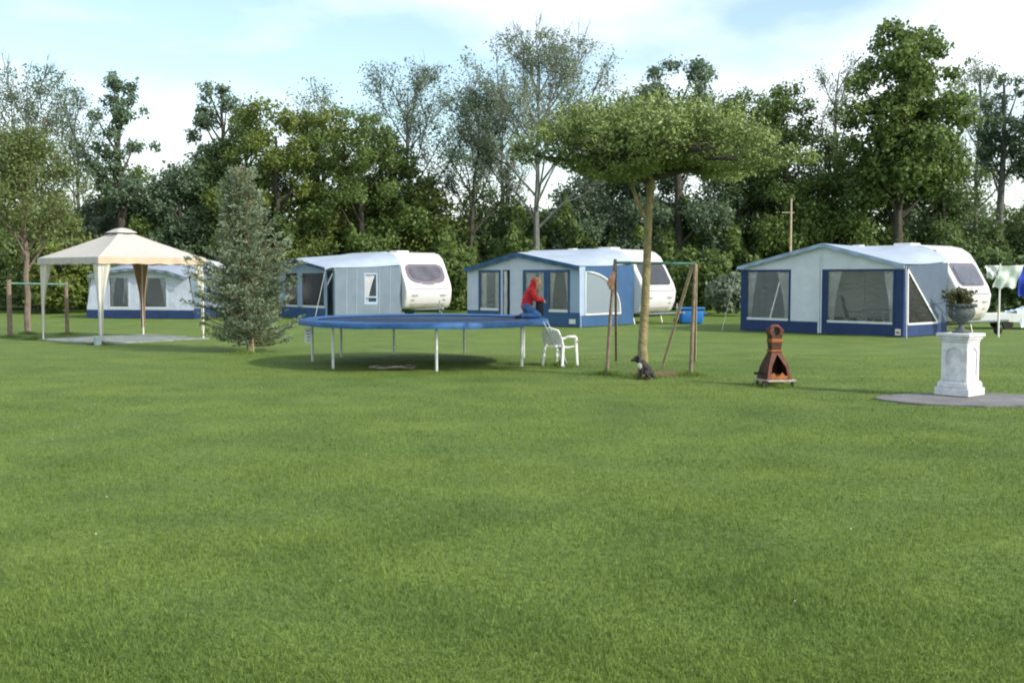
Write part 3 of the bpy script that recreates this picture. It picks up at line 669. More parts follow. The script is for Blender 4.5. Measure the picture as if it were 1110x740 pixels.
# things inside the right awning
def place(site, u, y): return site.A+site.e*u+site.n*y
p = place(s1, 4.1, 1.35); t = thing('camping_table', 'folding camping table seen through the big awning window', 'table', p, s1.rz)
MB().rbox(-.5,.5,-.32,.32,.70,.73,.01).build('tabletop', 'canvas_grey', t)
for x in (-.44,.44):
    for y in (-.27,.27): MB().tube([(x,y,0),(x*.96,y,.70)], .014).build('leg', 'galvanised', t)
p = place(s1, 4.7, 2.1); t = thing('storage_cupboard', 'pale fabric camping cupboard with shelves inside the right awning', 'cupboard', p, s1.rz)
mb = MB()
for x in (-.42,.40): mb.box(x,x+.02,-.2,.2,0,1.45)
for z in (.05,.5,.95,1.43): mb.box(-.40,.40,-.2,.2,z,z+.025)
mb.build('shelving', 'canvas_white', t); MB().box(-.40,.40,.18,.198,.08,1.42).build('back_panel', 'curtain', t)
def camp_chair(site, u, y, rz, lab, mt):
    p = place(site, u, y); t = thing('camping_chair', lab, 'chair', p, site.rz+rz, 'camping chairs inside the right awning')
    MB().grid([[(x, -.24+.48*i/5, .44-.03*math.sin(math.pi*i/5)) for x in (-.25,0,.25)] for i in range(6)], .01).build('seat', mt, t, True)
    MB().grid([[(x, .24+.18*i/5, .46+.66*i/5) for x in (-.25,0,.25)] for i in range(6)], .012).build('backrest', mt, t, True)
    fr = MB()
    for x in (-.27,.27):
        fr.tube([(x,-.26,0),(x,.26,.46),(x,.43,1.14)], .012,6); fr.tube([(x,.3,0),(x,-.22,.44),(x,-.22,.64),(x,.3,.66)], .012,6)
    fr.build('frame', 'galvanised', t)
camp_chair(s1, 3.45, 1.0, R(110), 'dark folding chair left of the table inside the right awning', 'dark_cloth')
camp_chair(s1, 4.75, .85, R(-80), 'blue folding chair right of the table inside the right awning', 'curtain_blue')
# ---- middle awning (blue)
s2 = Site((-1.62,39.4), (.77,-.64)); L2 = 5.05; D2 = 3.25
up = s2.u(562); front2 = [(0,1.98),(up,2.52),(L2,2.04)]
rail2 = [(0,2.15),(.3,2.46),(.9,2.68),(L2-1.2,2.70),(L2-.5,2.54),(L2-.2,2.38),(L2-.02,2.15)]
t = thing('awning', 'blue caravan awning with arched side window behind the trampoline', 'awning', s2.A, s2.rz, 'caravan awnings')
a0, a1, b0, b1, c0, c1, c2, c3 = s2.u(519), s2.u(543), s2.u(545), s2.u(553), s2.u(567), s2.u(592), s2.u(593), s2.u(618)
mb = MB(); mb.prism(column_poly(0, L2, 1.94, front2), f0, f1); mb.prism(rect(0,a0,.5,1.94), f0, f1); mb.prism(rect(b1,c0,.02,1.94), f0, f1); mb.prism(rect(a1,b0,.02,1.94), f0, f1)
mb.split('front_wall', 'canvas_pale', t)
mb = MB(); mb.prism(rect(0,a1,.02,.5), f0, f1); mb.prism(rect(c0,L2,.02,.5), f0, f1); mb.split('mud_skirt', 'canvas_blue', t)
mb = MB(); mb.prism(rect(c3,L2,.5,1.94), f0, f1); mb.build('corner_panel', 'canvas_skyblue', t)
mb = MB(); mb.prism(rect(c1,c2,.5,1.94), f0, f1); mb.split('blue_panel', 'canvas_blue', t)
cloth_folds(b0+.0, b0+.16, .1, 1.9, .05).build('door_curtain', 'curtain', t, True)
window(t, a0, a1, .5, 1.94, 'canvas_blue', curt=(.22,.22), fw=.09)
window(t, c0, c1, .5, 1.94, 'canvas_blue', curt=(.4,.3), fw=.09)
window(t, c2, c3, .5, 1.94, 'canvas_blue', curt=(.25,.22), swag=True, fw=.09)
sz = lambda y: 2.04+(2.13-2.04)*(y/D2)
g0 = lambda a,b: (L2-.010,a,b); g1 = lambda a,b: (L2+.010,a,b)
MB().prism([(.012,.02),(D2,.02),(D2,.40),(.012,.40)], g0, g1).build('mud_skirt', 'canvas_blue', t)
yb = s2.w(672, L2)
arc = [(.30+(yb-.30)*math.cos(a)*1.0, .42+1.45*math.sin(a)**.9) for a in [math.pi/2*i/8 for i in range(9)]]   # from (yb,.42) up to (.30,1.87)
MB().prism([(.012,.40),(.30,.40),(.30,1.87),(.30,sz(.3)),(.012,sz(0))], g0, g1).build('side_wall', 'canvas_skyblue', t)
for i in range(8):
    pass
mb = MB()
for i in range(8):
    (ya, za), (yb_, zb_) = arc[i], arc[i+1]
    mb.prism([(ya,za),(ya,sz(ya)),(yb_,sz(yb_)),(yb_,zb_)], g0, g1)
mb.prism([(yb,.40),(D2,.40),(D2,sz(D2)),(yb,sz(yb))], g0, g1); mb.build('side_wall', 'canvas_blue', t)
fr = MB()
path = [(L2+.02,p,q) for p,q in arc]+[(L2+.02,.30,.42),(L2+.02,yb,.42)]
fr.tube(path, .035, 6); w = fr.build('side_window', 'white_trim', t)
MB().prism([(.30,.42)]+arc, lambda p,q: (L2-.003,p,q), lambda p,q: (L2+.003,p,q)).build('pane', 'window_film_milky', w)
P = [[(L2-.09-.02*math.sin(j*1.7), .34+(yb-.45)*j/24*(1-.55*i/6), .45+1.35*i/6) for j in range(25)] for i in range(7)]
MB().grid(P).build('curtain', 'curtain', w, True)
MB().prism([(.012,.02),(D2,.02),(D2,2.12),(.012,1.96)], lambda a,b: (-.010,a,b), lambda a,b: (.010,a,b)).build('side_wall', 'canvas_skyblue', t)
roof_sheet(front2, rail2, D2).build('roof', 'roof_fabric', t, True)
valance(t, front2, .12, 'canvas_blue', .14)
legs_and_pegs(t, L2, D2, front2, rail2)
MB().box(L2-.42, L2-.16, -.03,-.013, .12, .28).build('maker_patch', 'white_trim', t)
MB().tube([(L2+.05,-.05,2.0),(L2+.35,-.4,0)], .008, 4).split('guy_line', 'white_trim', t)
caravan(s2, 5.6, L2+.08, D2, 'white caravan with dark raked window attached to the blue awning', Wc=2.25, win=(1.38,2.15), ht=.05)
p = place(s2, 2.9, 1.6); t = thing('camping_table', 'small folding table behind the blue awning windows', 'table', p, s2.rz)
MB().rbox(-.45,.45,-.3,.3,.70,.73,.01).build('tabletop', 'canvas_white', t)
for x in (-.4,.4):
    for y in (-.25,.25): MB().tube([(x,y,0),(x,y,.70)], .014).build('leg', 'galvanised', t)
# ---- left-centre awning (grey)
s3 = Site((-10.0,46.35), (.61,-.79)); L3 = 5.0; D3 = 3.05
up = s3.u(334); front3 = [(0,2.0),(2.3,2.42),(L3,2.03)]
rail3 = [(0,2.15),(.3,2.46),(.9,2.70),(L3-1.2,2.72),(L3-.5,2.56),(L3-.2,2.40),(L3-.02,2.16)]
t = thing('awning', 'grey caravan awning with open front door behind the left half of the trampoline', 'awning', s3.A, s3.rz, 'caravan awnings')
q = [s3.u(v) for v in (309,324,327,353,356,361)]
mb = MB(); mb.prism(column_poly(0, L3, 1.94, front3), f0, f1); mb.prism(rect(0,q[0],.45,1.94), f0, f1); mb.prism(rect(q[1],q[2],.45,1.94), f0, f1)
mb.prism(rect(q[3],q[4]-.1,.02,1.94), f0, f1); mb.split('front_wall', 'canvas_skyblue', t)
mb = MB(); mb.prism(rect(0,q[3],.02,.45), f0, f1); mb.build('mud_skirt', 'canvas_blue', t)
mb = MB(); mb.prism(rect(L3-.14,L3,.02,1.94), f0, f1); mb.build('grey_panel', 'canvas_grey', t)
window(t, q[0], q[1], .45, 1.94, 'canvas_skyblue', curt=(.42,.42), fw=.08)
window(t, q[2], q[3], .45, 1.94, 'canvas_skyblue', curt=(.22,.22), fw=.09)
cloth_folds(q[2]+.25, q[3]-.3, 1.1, 1.85, .12).build('window_blind', 'curtain_blue', t, True)
cloth_folds(q[2]+.2, q[3]-.3, .5, 1.05, .14).build('window_shelf_cover', 'curtain', t, True)
sz = lambda y: 2.03+(2.14-2.03)*(y/D3)
g0 = lambda a,b: (L3-.010,a,b); g1 = lambda a,b: (L3+.010,a,b)
y0, y1 = s3.w(395, L3), s3.w(409, L3)
mb = MB(); mb.prism([(.012,.02),(D3,.02),(D3,.6),(.012,.6)], g0, g1); mb.prism([(.012,.6),(y0,.6),(y0,sz(y0)),(.012,sz(0))], g0, g1)
mb.prism([(y1,.6),(D3,.6),(D3,sz(D3)),(y1,sz(y1))], g0, g1); mb.prism([(y0,1.85),(y1,1.85),(y1,sz(y1)),(y0,sz(y0))], g0, g1); mb.build('side_wall', 'canvas_grey', t)
mb = MB()
for (a, b, c, d_) in ((y0,y0+.05,.6,1.85),(y1-.05,y1,.6,1.85),(y0+.05,y1-.05,.6,.7),(y0+.05,y1-.05,.86,.92),(y0+.05,y1-.05,1.79,1.85)): mb.prism(rect(a,b,c,d_), lambda p,q_: (L3-.014,p,q_), lambda p,q_: (L3+.016,p,q_))
w = mb.build('side_window', 'canvas_skyblue', t)
MB().prism(rect(y0+.05,y1-.05,.7,1.79), lambda p,q_: (L3-.003,p,q_), lambda p,q_: (L3+.003,p,q_)).build('pane', 'window_film', w)
P = [[(L3-.06-.015*math.sin(j*1.6), y0+.05+(y1-y0-.1)*j/16*(.35+.65*(i/8)**1.5), .7+1.09*i/8) for j in range(17)] for i in range(9)]
MB().grid(P).build('curtain', 'curtain', w, True)
mb = MB()
for y in (.5,.95,2.0,2.5): mb.tube([(L3+.012,y,.05),(L3+.016,y+.03,sz(y)-.02)], .014,5)
mb.split('seam', 'canvas_skyblue', t)
MB().prism([(.012,.02),(D3,.02),(D3,2.12),(.012,1.98)], lambda a,b: (-.010,a,b), lambda a,b: (.010,a,b)).build('side_wall', 'canvas_skyblue', t)
roof_sheet(front3, rail3, D3, over=.45, droop=.08).build('roof', 'roof_fabric', t, True)
valance(t, front3, .45, 'canvas_navy', .10)
legs_and_pegs(t, L3, D3, front3, rail3)
MB().tube([(-.1,-.4,1.95),(-.3,-1.0,0)], .008, 4).tube([(L3,-.4,1.95),(L3+.2,-1.0,0)], .008, 4).split('guy_line', 'white_trim', t)
caravan(s3, 5.4, L3+.0, D3, 'white caravan with curved grey end window behind the trampoline', glass='caravan_glass_grey', frame='purple_grey', curved=True, Wc=2.3, win=(1.45,2.18), ht=.06)
# ---- far left awning, rounded
s4 = Site((-17.45,44.4), (.98,-.20)); L4 = 4.75; D4 = 2.6
front4 = [(.25,1.72),(1.0,1.9),(1.9,2.0),(2.9,2.0),(3.8,1.9),(L4-.2,1.66)]
fl = [(0,.0)]
rail4 = [(.35,2.0),(.8,2.3),(1.4,2.5),(3.2,2.55),(4.1,2.4),(L4,1.95)]
t = thing('awning', 'pale rounded awning with two curtained windows seen under the gazebo', 'awning', s4.A, s4.rz, 'caravan awnings')
w4 = [s4.u(v) for v in (118,141,152,182)]
mb = MB()
mb.prism([(.0,.42),(w4[0],.42),(w4[0],lerp_line(front4,w4[0])),(.25,1.72)], f0, f1)
mb.prism(column_poly(w4[1],w4[2],.42,front4), f0, f1); mb.prism([(w4[3],.42),(L4,.42),(L4-.2,1.66),(3.8,1.9),(w4[3],lerp_line(front4,w4[3]))], f0, f1)
mb.prism(column_poly(w4[0],w4[1],1.72,front4), f0, f1); mb.prism(column_poly(w4[2],w4[3],1.72,front4), f0, f1)
mb.split('front_wall', 'canvas_pale', t)
MB().prism([(-.03,.02),(L4+.05,.02),(L4,.36),(0,.36)], f0, f1).build('mud_skirt', 'canvas_navy', t); MB().prism([(0,.36),(L4,.36),(L4,.42),(0,.42)], f0, f1).build('lower_band', 'canvas_pale', t)
for a, b in ((0,1),(2,3)): window(t, w4[a], w4[b], .42, 1.72, 'canvas_pale', curt=(.28,.28), swag=True, fw=.06)
MB().prism([(.012,.02),(D4,.02),(D4,.42),(.012,.42)], lambda a,b: (L4-.010,a,b), lambda a,b: (L4+.010,a,b)).build('mud_skirt', 'canvas_navy', t)
MB().prism([(.012,.42),(D4,.42),(D4,1.95),(.012,1.66)], lambda a,b: (L4-.010-.15*(b-.42)/1.3,a,b), lambda a,b: (L4+.010-.15*(b-.42)/1.3,a,b)).build('side_wall', 'canvas_grey', t)
MB().prism([(.012,.02),(D4,.02),(D4,2.0),(.012,1.7)], lambda a,b: (-.010+.15*(b)/1.7,a,b), lambda a,b: (.010+.15*b/1.7,a,b)).build('side_wall', 'canvas_pale', t)
roof_sheet(front4, rail4, D4, over=.25, sag=-.10).build('roof', 'roof_grey', t, True)
valance(t, front4, .25, 'canvas_grey', .10)
caravan(s4, 4.0, L4-.55, D4, 'small white caravan mostly hidden behind the gazebo and conifer', Wc=2.0, ht=-.22)
# ------------------------------------------------------------------ gazebo
def gazebo():
    th = R(50); Fp = Vector((-10.39,27.3,0)); ex = Vector((math.cos(th), math.sin(th), 0)); ey = Vector((-math.sin(th), math.cos(th), 0))
    t = thing('gazebo', 'cream square party gazebo with a vented peak and tied corner drapes', 'gazebo', Fp, th)
    Lg = 3.0; He = 2.20; Hp = 2.98; c = 1.5
    def cz(x, y):
        m_ = max(abs(x-c), abs(y-c))/(c+.07); return He+(Hp-He)*(1-m_)*(1.0-.10*m_)-.05*math.sin(math.pi*m_)
    nn = 16; o_ = .07; mb = MB()
    for side in range(4):
        P = []
        for i in range(nn+1):
            f = i/nn*.86; row = []
            for j in range(nn+1):
                g = -1+2*j/nn; rr = (c+o_)*(1-f); a, b = g*rr, -rr
                for _ in range(side): a, b = -b, a
                zz = He+(Hp-He)*f*(.90+.10*f)-.045*math.sin(math.pi*f)*(1-g*g); row.append((c+a, c+b, zz))
            P.append(row)
        mb.grid(P)
    mb.build('canopy', 'gazebo_cream', t)
    mb = MB()
    for side in range(4):
        P = []
        for i in range(8):
            f = i/7; row = []
            for j in range(nn+1):
                g = -1+2*j/nn; rr = .30*(1-f); a, b = g*rr, -rr
                for _ in range(side): a, b = -b, a
                row.append((c+a, c+b, Hp-.09+.13*math.sin(f*math.pi/2)))
            P.append(row)
        mb.grid(P)
    mb.build('vent_cap', 'gazebo_cream', t, True)
    for side in range(4):                    # valance, one strip per side
        P = []
        for i in range(3):
            row = []
            for j in range(41):
                g = -1+2*j/40; rr = c+o_+.003*i; a, b = g*rr, -rr-.006*math.sin(j*1.3)*i
                for _ in range(side): a, b = -b, a
                row.append((c+a, c+b, He+.002-.085*i*(1+.06*math.sin(j*.8))))
            P.append(row)
        MB().grid(P, .004).build('valance', 'gazebo_trim_sunlit' if side in (0,1) else 'gazebo_cream', t)  # peach strips on the sun-facing sides, sunlit warmth painted into the cloth
    fr = MB()
    cor = [(0,0),(Lg,0),(Lg,Lg),(0,Lg)]
    for i in range(4):
        a = cor[i]; b = cor[(i+1)%4]; fr.tube([(a[0],a[1],He-.03),(b[0],b[1],He-.03)], .014,6); fr.tube([(a[0],a[1],He-.03),(c,c,Hp-.12)], .014,6)
    fr.build('roof_frame', 'pole_white', t)
    for i, (x, y) in enumerate(cor):
        MB().tube([(x,y,-.02),(x,y,He-.02)], .019, 8).rbox(x-.05,x+.05,y-.05,y+.05,0,.012,.004).build('leg', 'pole_white', t)
        sx = 1 if x == 0 else -1; sy = 1 if y == 0 else -1; P = []
        for k in range(15):
            f = k/14; z = He-.06-(He-.30)*f; wd = .27*(1-f)**2.0+.045+.012*math.sin(f*9)
            if f > .93: wd *= 1.2
            row = []
            for j in range(25):
                g = j/24*2-1; am = .03*(1-.5*f)*math.sin(j*1.9)
                if g < 0: row.append((x+sx*(-g*wd)+0*am, y-sy*.02+am*sy, z))
                else: row.append((x-sx*.02+am*sx, y+sy*(g*wd), z))
            P.append(row)
        MB().grid(P).build('corner_drape', 'gazebo_drape_shaded' if i == 2 else 'gazebo_drape', t, True)
    # slab floor
    P = Fp+ex*1.5+ey*1.5
    mb = MB(); rr = random.Random(4)
    for i in range(6):
        for j in range(6): mb.rbox(-1.62+.54*i+.006,-1.62+.54*i+.534,-1.62+.54*j+.006,-1.62+.54*j+.534,-.05,.022+rr.uniform(0,.012),.006)
    o = mb.build('paving', 'slab_pale', None); o.location = P; o.rotation_euler = (0,0,th); tag(o, 'pale paving slabs under the gazebo', None, kind='structure')
    b = at(106, 374); t2 = thing('bucket', 'small pale blue bucket standing at the front leg of the gazebo', 'bucket', b); t2.scale = (.8,.8,.8)
    MB().lathe([(.10,0),(.105,.01),(.135,.26),(.145,.27),(.145,.28),(.13,.28),(.10,.03)], 20).build('pail', 'bucket_blue', t2, True)
    MB().tube([(-.135+.0,0,.26),(-.12,-.05,.20),(0,-.16,.15),(.12,-.05,.20),(.135,0,.26)], .004, 5).build('handle', 'galvanised', t2)
gazebo()
# ------------------------------------------------------------------ low bar at the left
a = at(11,366); b = at(73,363); t = thing('climbing_bar', 'low horizontal green bar between two wooden posts left of the gazebo', 'play bar', a)
v = b-a
MB().tube([(0,0,-.1),(.0,0,1.62)], [.075,.065], 8).build('post', 'weathered_wood', t, True)
MB().tube([(v.x,v.y,-.1),(v.x,v.y,1.56)], [.06,.055], 8).build('post', 'weathered_wood', t, True)
MB().tube([(-.05,0,1.52),(v.x+.05,v.y,1.48)], .028, 8).build('crossbar', 'green_metal', t, True)
# ------------------------------------------------------------------ trampoline
def trampoline():
    cx, cy = -1.72, 21.25; Rr = 2.42; Zt = .86
    t = thing('trampoline', 'large round trampoline with blue edge padding on pale legs', 'trampoline', (cx,cy,0))
    n = 96; P = []
    for r_, z in ((Rr+.01,-.075),(Rr+.02,-.02),(Rr,.02),(Rr-.16,.045),(Rr-.34,.02)):
        P.append([((r_+.008*math.sin(k*2.1))*math.cos(2*math.pi*k/n), (r_+.008*math.sin(k*2.1))*math.sin(2*math.pi*k/n), Zt+z*(1+.10*math.sin(k*.7)*math.sin(k*.31)*(z<0))) for k in range(n+1)])
    MB().grid(P, .012).build('edge_pad', 'tramp_pad', t, True)
    vs = []; P = [[(r_*math.cos(2*math.pi*k/48), r_*math.sin(2*math.pi*k/48), Zt-.01-.05*(1-(r_/2.1)**2)) for k in range(49)] for r_ in (.02,.5,1,1.5,2.1)]
    MB().grid(P, .006).build('jump_mat', 'tramp_mat', t, True)
    MB().tube([(Rr*.965*math.cos(2*math.pi*k/64), Rr*.965*math.sin(2*math.pi*k/64), Zt-.05) for k in range(65)], .026, 8).build('rim_tube', 'leg_paint', t, True)
    def leg(ang, rad=2.22):
        a = R(ang); x, y = rad*math.cos(a), rad*math.sin(a)
        MB().tube([(x,y,.035),(x*1.0,y,Zt-.05)], .026, 8).build('leg', 'leg_paint', t, True)
        return (x,y)
    angs = [179,226,280,329,28,72,112,146]; pts = [leg(a) for a in angs]
    # ladder on the right
    a = R(-14); o1 = Vector((Rr*math.cos(a), Rr*math.sin(a), Zt)); out = Vector((math.cos(a), math.sin(a), 0)); sd = Vector((-out.y, out.x, 0))
    ld = MB()
    for s in (-.16,.16): ld.tube([o1+sd*s+Vector((0,0,.0)), o1+sd*s+out*.42+Vector((0,0,-Zt))], .014, 6)
    for k in (.3,.6,.85): p = o1+out*.42*k+Vector((0,0,-Zt*k)); ld.tube([p-sd*.16, p+sd*.16], .013, 6)
    ld.build('ladder', 'galvanised', t, True)
    # safety notice hanging from the rim
    g = Vector((xd(340,20.6)-cx, 20.35-cy, 0)); nt_ = MB().grid([[(g.x+.13*j-.13, g.y+.01*j, Zt-.12-.28*i/3+.0) for j in range(2)] for i in range(4)], .003).build('hanging_notice', 'white_trim', t)
    ln = MB()
    for k in range(4): ln.box(g.x-.11+.01*k, g.x-.02-.01*(k%2), g.y-.010, g.y-.003, Zt-.18-.06*k, Zt-.165-.06*k)
    ln.build('hanging_notice_print', 'logo_dark', nt_)
trampoline()
# rope heap below the trampoline
rr = random.Random(2); g = at(424,400); pts = []
for k in range(26):
    f = k/26; pts.append((-.4+.8*f+.16*math.cos(k*.9)+.06*rr.random(), .22*math.sin(k*.9)*(.6+.6*rr.random()), .02+.04*rr.random()))
o = MB().tube(pts, .011, 5).build('rope', 'ash_grey', None, True); o.location = g; tag(o, 'pale rope lying in a loose heap before the trampoline', 'rope')
# ------------------------------------------------------------------ plastic chair
def plastic_chair():
    g = at(607, 396); t = thing('garden_chair', 'white plastic garden chair on the grass beside the trampoline', 'chair', g, R(142)); t.scale = (.9,.9,.88)
    # local: faces -y; sits with back at +y
    P = []
    for i in range(9):
        f = i/8; row = []
        for j in range(9):
            x = -.22+.44*j/8; row.append((x*(1+.06*f), -.22+.44*(1-f), .42-.02*math.sin(math.pi*f)-.015*math.cos(x*7)))
        P.append(row)
    MB().grid(P, .012).build('seat', 'chair_white', t, True)
    MB().grid([[(-.2+.4*j/8, .235+.11*i/6+.012*math.cos(j*.8), .47+.31*i/6) for j in range(9)] for i in range(7)], .012).build('back_panel', 'chair_white', t, True)
    mb = MB()
    for j in range(3):
        x = -.19+.38*j/2; mb.tube([(x,.22,.42),(x*1.05,.28,.60),(x*1.08,.34,.79-.03*abs(j-1))], [.019,.017,.016], 6)
    mb.tube([(-.235,.20,.42),(-.24,.29,.62),(-.20,.35,.78),(0,.36,.83),(.20,.35,.78),(.24,.29,.62),(.235,.20,.42)], .022, 8)
    mb.build('backrest', 'chair_white', t, True)
    for s in (-1,1):
        MB().tube([(s*.25,.30,.60),(s*.27,.10,.64),(s*.275,-.15,.635),(s*.265,-.23,.60)], [.022,.026,.028,.02], 8).build('armrest', 'chair_white', t, True)
        MB().tube([(s*.265,-.22,.61),(s*.255,-.235,.42),(s*.27,-.26,.0)], [.03,.033,.026], 8).build('leg', 'chair_white', t, True)
        MB().tube([(s*.235,.22,.43),(s*.245,.25,.2),(s*.25,.28,.0)], [.034,.032,.026], 8).build('leg', 'chair_white', t, True)
plastic_chair()
# ------------------------------------------------------------------ swing frame
def swing():
    p0 = at(657.5,406); p1 = at(748.5,407); t = thing('swing_frame', 'old wooden swing frame with green top bar beside the umbrella tree', 'swing', p0); v = p1-p0
    H1 = zh(281, p0.y); H2 = zh(286, p1.y)
    MB().tube([(0,0,-.1),(.06,0,H1*.5),(.14,0,H1)], [.034,.031,.028], 8).build('post', 'weathered_wood', t, True)
    MB().tube([(v.x,v.y,-.1),(v.x+.06,v.y,H2)], [.034,.030], 8).build('post', 'weathered_wood', t, True)
    b = at(717,398)-p0; MB().tube([(b.x,b.y,-.05),(v.x+.02,v.y+.05,H2-.03)], [.03,.03], 8).build('brace', 'pale_wood', t, True)
    b = at(753,391)-p0; MB().tube([(b.x,b.y,-.05),(v.x+.08,v.y+.05,H2-.02)], [.032,.03], 8).build('brace', 'pale_wood', t, True)
    b = at(668,391)-p0; MB().tube([(b.x,b.y,-.05),(.15,.06,H1-.05)], [.026,.024], 8).build('brace', 'weathered_wood', t, True)
    MB().tube([(.12,0,H1-.06),(v.x+.08,v.y,H2-.0)], .026, 10).build('crossbar', 'green_metal', t, True)
    # rolled rag tied on the left post
    o = MB().tube([(.07,-.05,H1-.52),(.05,-.07,H1-.42),(.08,-.07,H1-.32),(.12,-.05,H1-.22)], [.03,.065,.055,.025], 10).build('tied_rag', 'pink_rag', None, True); o.location = p0; tag(o, 'pinkish rag tied round the left post of the swing frame', 'rag')
    c = at(714,405); me = MB(); ring = []
    r2 = random.Random(9); vs = [(0,0,.006)]; 
    for k in range(32): a_ = 2*math.pi*k/32; q_ = 1+.22*math.sin(a_*3)+r2.uniform(-.12,.12); vs.append((.50*q_*math.cos(a_), .50*q_*math.sin(a_), .004))
    me.add(vs, [(0,1+k,1+(k+1)%32) for k in range(32)]); o = me.build('bare_earth', 'earth'); o.location = c; tag(o, 'worn patch of bare earth under the swing frame', None, kind='structure')
swing()
# ------------------------------------------------------------------ skin helper
def skin(name, V, E, rad, mt, parent, sub=2, root=0, vox=.011, balls=()):
    mb = MB(); V = [Vector(v) for v in V]
    def ball(c, r_, sc=(1,1,1)):
        bm = bmesh.new(); bmesh.ops.create_icosphere(bm, subdivisions=3, radius=r_); mb.bm(bm, Matrix.Translation(c)@Matrix.Diagonal((*sc,1)))
    for v, r_ in zip(V, rad): ball(v, r_)
    for a, b in E:
        mb.tube([V[a].lerp(V[b], k/4) for k in range(5)], [rad[a]+(rad[b]-rad[a])*k/4 for k in range(5)], 12)
    for c, r_, sc in balls: ball(Vector(c), r_, sc)
    o = mb.build(name, None); rm = o.modifiers.new('r','REMESH'); rm.mode = 'VOXEL'; rm.voxel_size = vox
    sm = o.modifiers.new('s','SMOOTH'); sm.factor = .5; sm.iterations = 4
    dg = bpy.context.evaluated_depsgraph_get(); m2 = bpy.data.meshes.new_from_object(o.evaluated_get(dg)); m2.name = name
    bpy.data.objects.remove(o); return link(name, m2, mt, parent, True)
# ------------------------------------------------------------------ child on the trampoline
def child():
    # local frame: +x is image right; kneels on the pad and bends forward to the right
    g = Vector((xd(572,21.1), 21.1, .885)); t = thing('person', 'child in a red jacket crouching on the blue trampoline edge', 'person', g); t.scale = (.93,.93,.93)
    J = dict(pel=(-.02,0,.26), sp=(.0,0,.40), ch=(.07,0,.54), nk=(.15,-.01,.64), hb=(.185,-.015,.69), hd=(.21,-.02,.755), ht=(.22,-.02,.82),
      sl=(.06,.14,.59), el=(.14,.20,.43), wl=(.27,.12,.37), hl=(.32,.10,.34), sr=(.08,-.14,.58), er=(.18,-.20,.42), wr=(.29,-.14,.40), hr=(.34,-.12,.37),
      pl=(-.02,.08,.24), kl=(.20,.11,.07), al=(-.13,.10,.06), fl=(-.22,.10,.03), pr=(-.02,-.08,.24), kr=(.22,-.10,.08), ar=(-.10,-.11,.06), fr=(-.20,-.11,.03))
    K = list(J); ix = {k:i for i,k in enumerate(K)}
    E = [('pel','sp'),('sp','ch'),('ch','nk'),('nk','hb'),('hb','hd'),('hd','ht'),('ch','sl'),('sl','el'),('el','wl'),('wl','hl'),('ch','sr'),('sr','er'),('er','wr'),('wr','hr'),('pel','pl'),('pl','kl'),('kl','al'),('al','fl'),('pel','pr'),('pr','kr'),('kr','ar'),('ar','fr')]
    rad = dict(pel=.10,sp=.09,ch=.10,nk=.042,hb=.06,hd=.085,ht=.05,sl=.045,el=.036,wl=.024,hl=.028,sr=.045,er=.036,wr=.024,hr=.028,pl=.075,kl=.05,al=.035,fl=.03,pr=.075,kr=.05,ar=.035,fr=.03)
    skin('body', [J[k] for k in K], [(ix[a],ix[b]) for a,b in E], [rad[k] for k in K], 'skin', t, 2, ix['pel'])
    def cloth(name, keys, edges, grow, mt, root, extra=None):
        V = [J[k] for k in keys]; ii = {k:i for i,k in enumerate(keys)}
        skin(name, V, [(ii[a],ii[b]) for a,b in edges], [rad[k]+grow for k in keys], mt, t, 2, ii[root])
    cloth('jacket', ['pel','sp','ch','sl','el','wl','sr','er','wr'], [('pel','sp'),('sp','ch'),('ch','sl'),('sl','el'),('el','wl'),('ch','sr'),('sr','er'),('er','wr')], .026, 'red_cloth', 'sp')
    cloth('jeans', ['pel','pl','kl','al','pr','kr','ar'], [('pel','pl'),('pl','kl'),('kl','al'),('pel','pr'),('pr','kr'),('kr','ar')], .018, 'denim', 'pel')
    skin('hair', [(.175,-.015,.73),(.190,-.02,.787)], [(0,1)], [.070,.087], 'hair_blond', t, 2, 1)
    skin('hood', [(.09,0,.62),(.135,-.01,.72),(.150,-.015,.775)], [(0,1),(1,2)], [.085,.085,.088], 'red_cloth', t, 2, 1)
    for y in (.10,-.11): skin('shoe', [(-.10,y,.055),(-.20,y,.035),(-.25,y,.03)], [(0,1),(1,2)], [.04,.04,.03], 'dark_cloth', t, 2, 1)
    f = MB()
    for s in (-.03,.03): f.lathe([(.001,-.008),(.009,-.004),(.009,.004),(.001,.008)], 8, (.285,-.02+s,.765))
    f.build('eyes', 'soot', t)
    MB().lathe([(.001,-.02),(.012,-.01),(.006,.015),(.001,.018)], 8, (.298,-.02,.745)).build('nose', 'skin', t, True)
    for hand, s in (('hl',1),('hr',-1)):
        h = Vector(J[hand]); fm = MB()
        for k in range(4): fm.tube([h+Vector((.0,(k-1.5)*.012,0)), h+Vector((.035,(k-1.5)*.013,-.008)), h+Vector((.05,(k-1.5)*.013,-.03+.004*k))], [.008,.007,.005], 6)
        fm.tube([h+Vector((-.01,-s*.02,0)), h+Vector((.015,-s*.04,.0)), h+Vector((.035,-s*.042,-.012))], [.009,.008,.006], 6); fm.build('fingers', 'skin', t, True)
    # dark bag held against the chest
    gb = g+Vector((.225,-.02,.20)); t2 = thing('bag', 'small black bag held by the child in red', 'bag', gb)
    MB().rbox(-.07,.09,-.10,.10,-.12,.16,.03).build('pouch', 'dark_cloth', t2, True)
    MB().tube([(-.02,0,.15),(-.02,0,.2),(.05,0,.2),(.05,0,.15)], .008, 6).build('strap', 'dark_cloth', t2, True)
child()
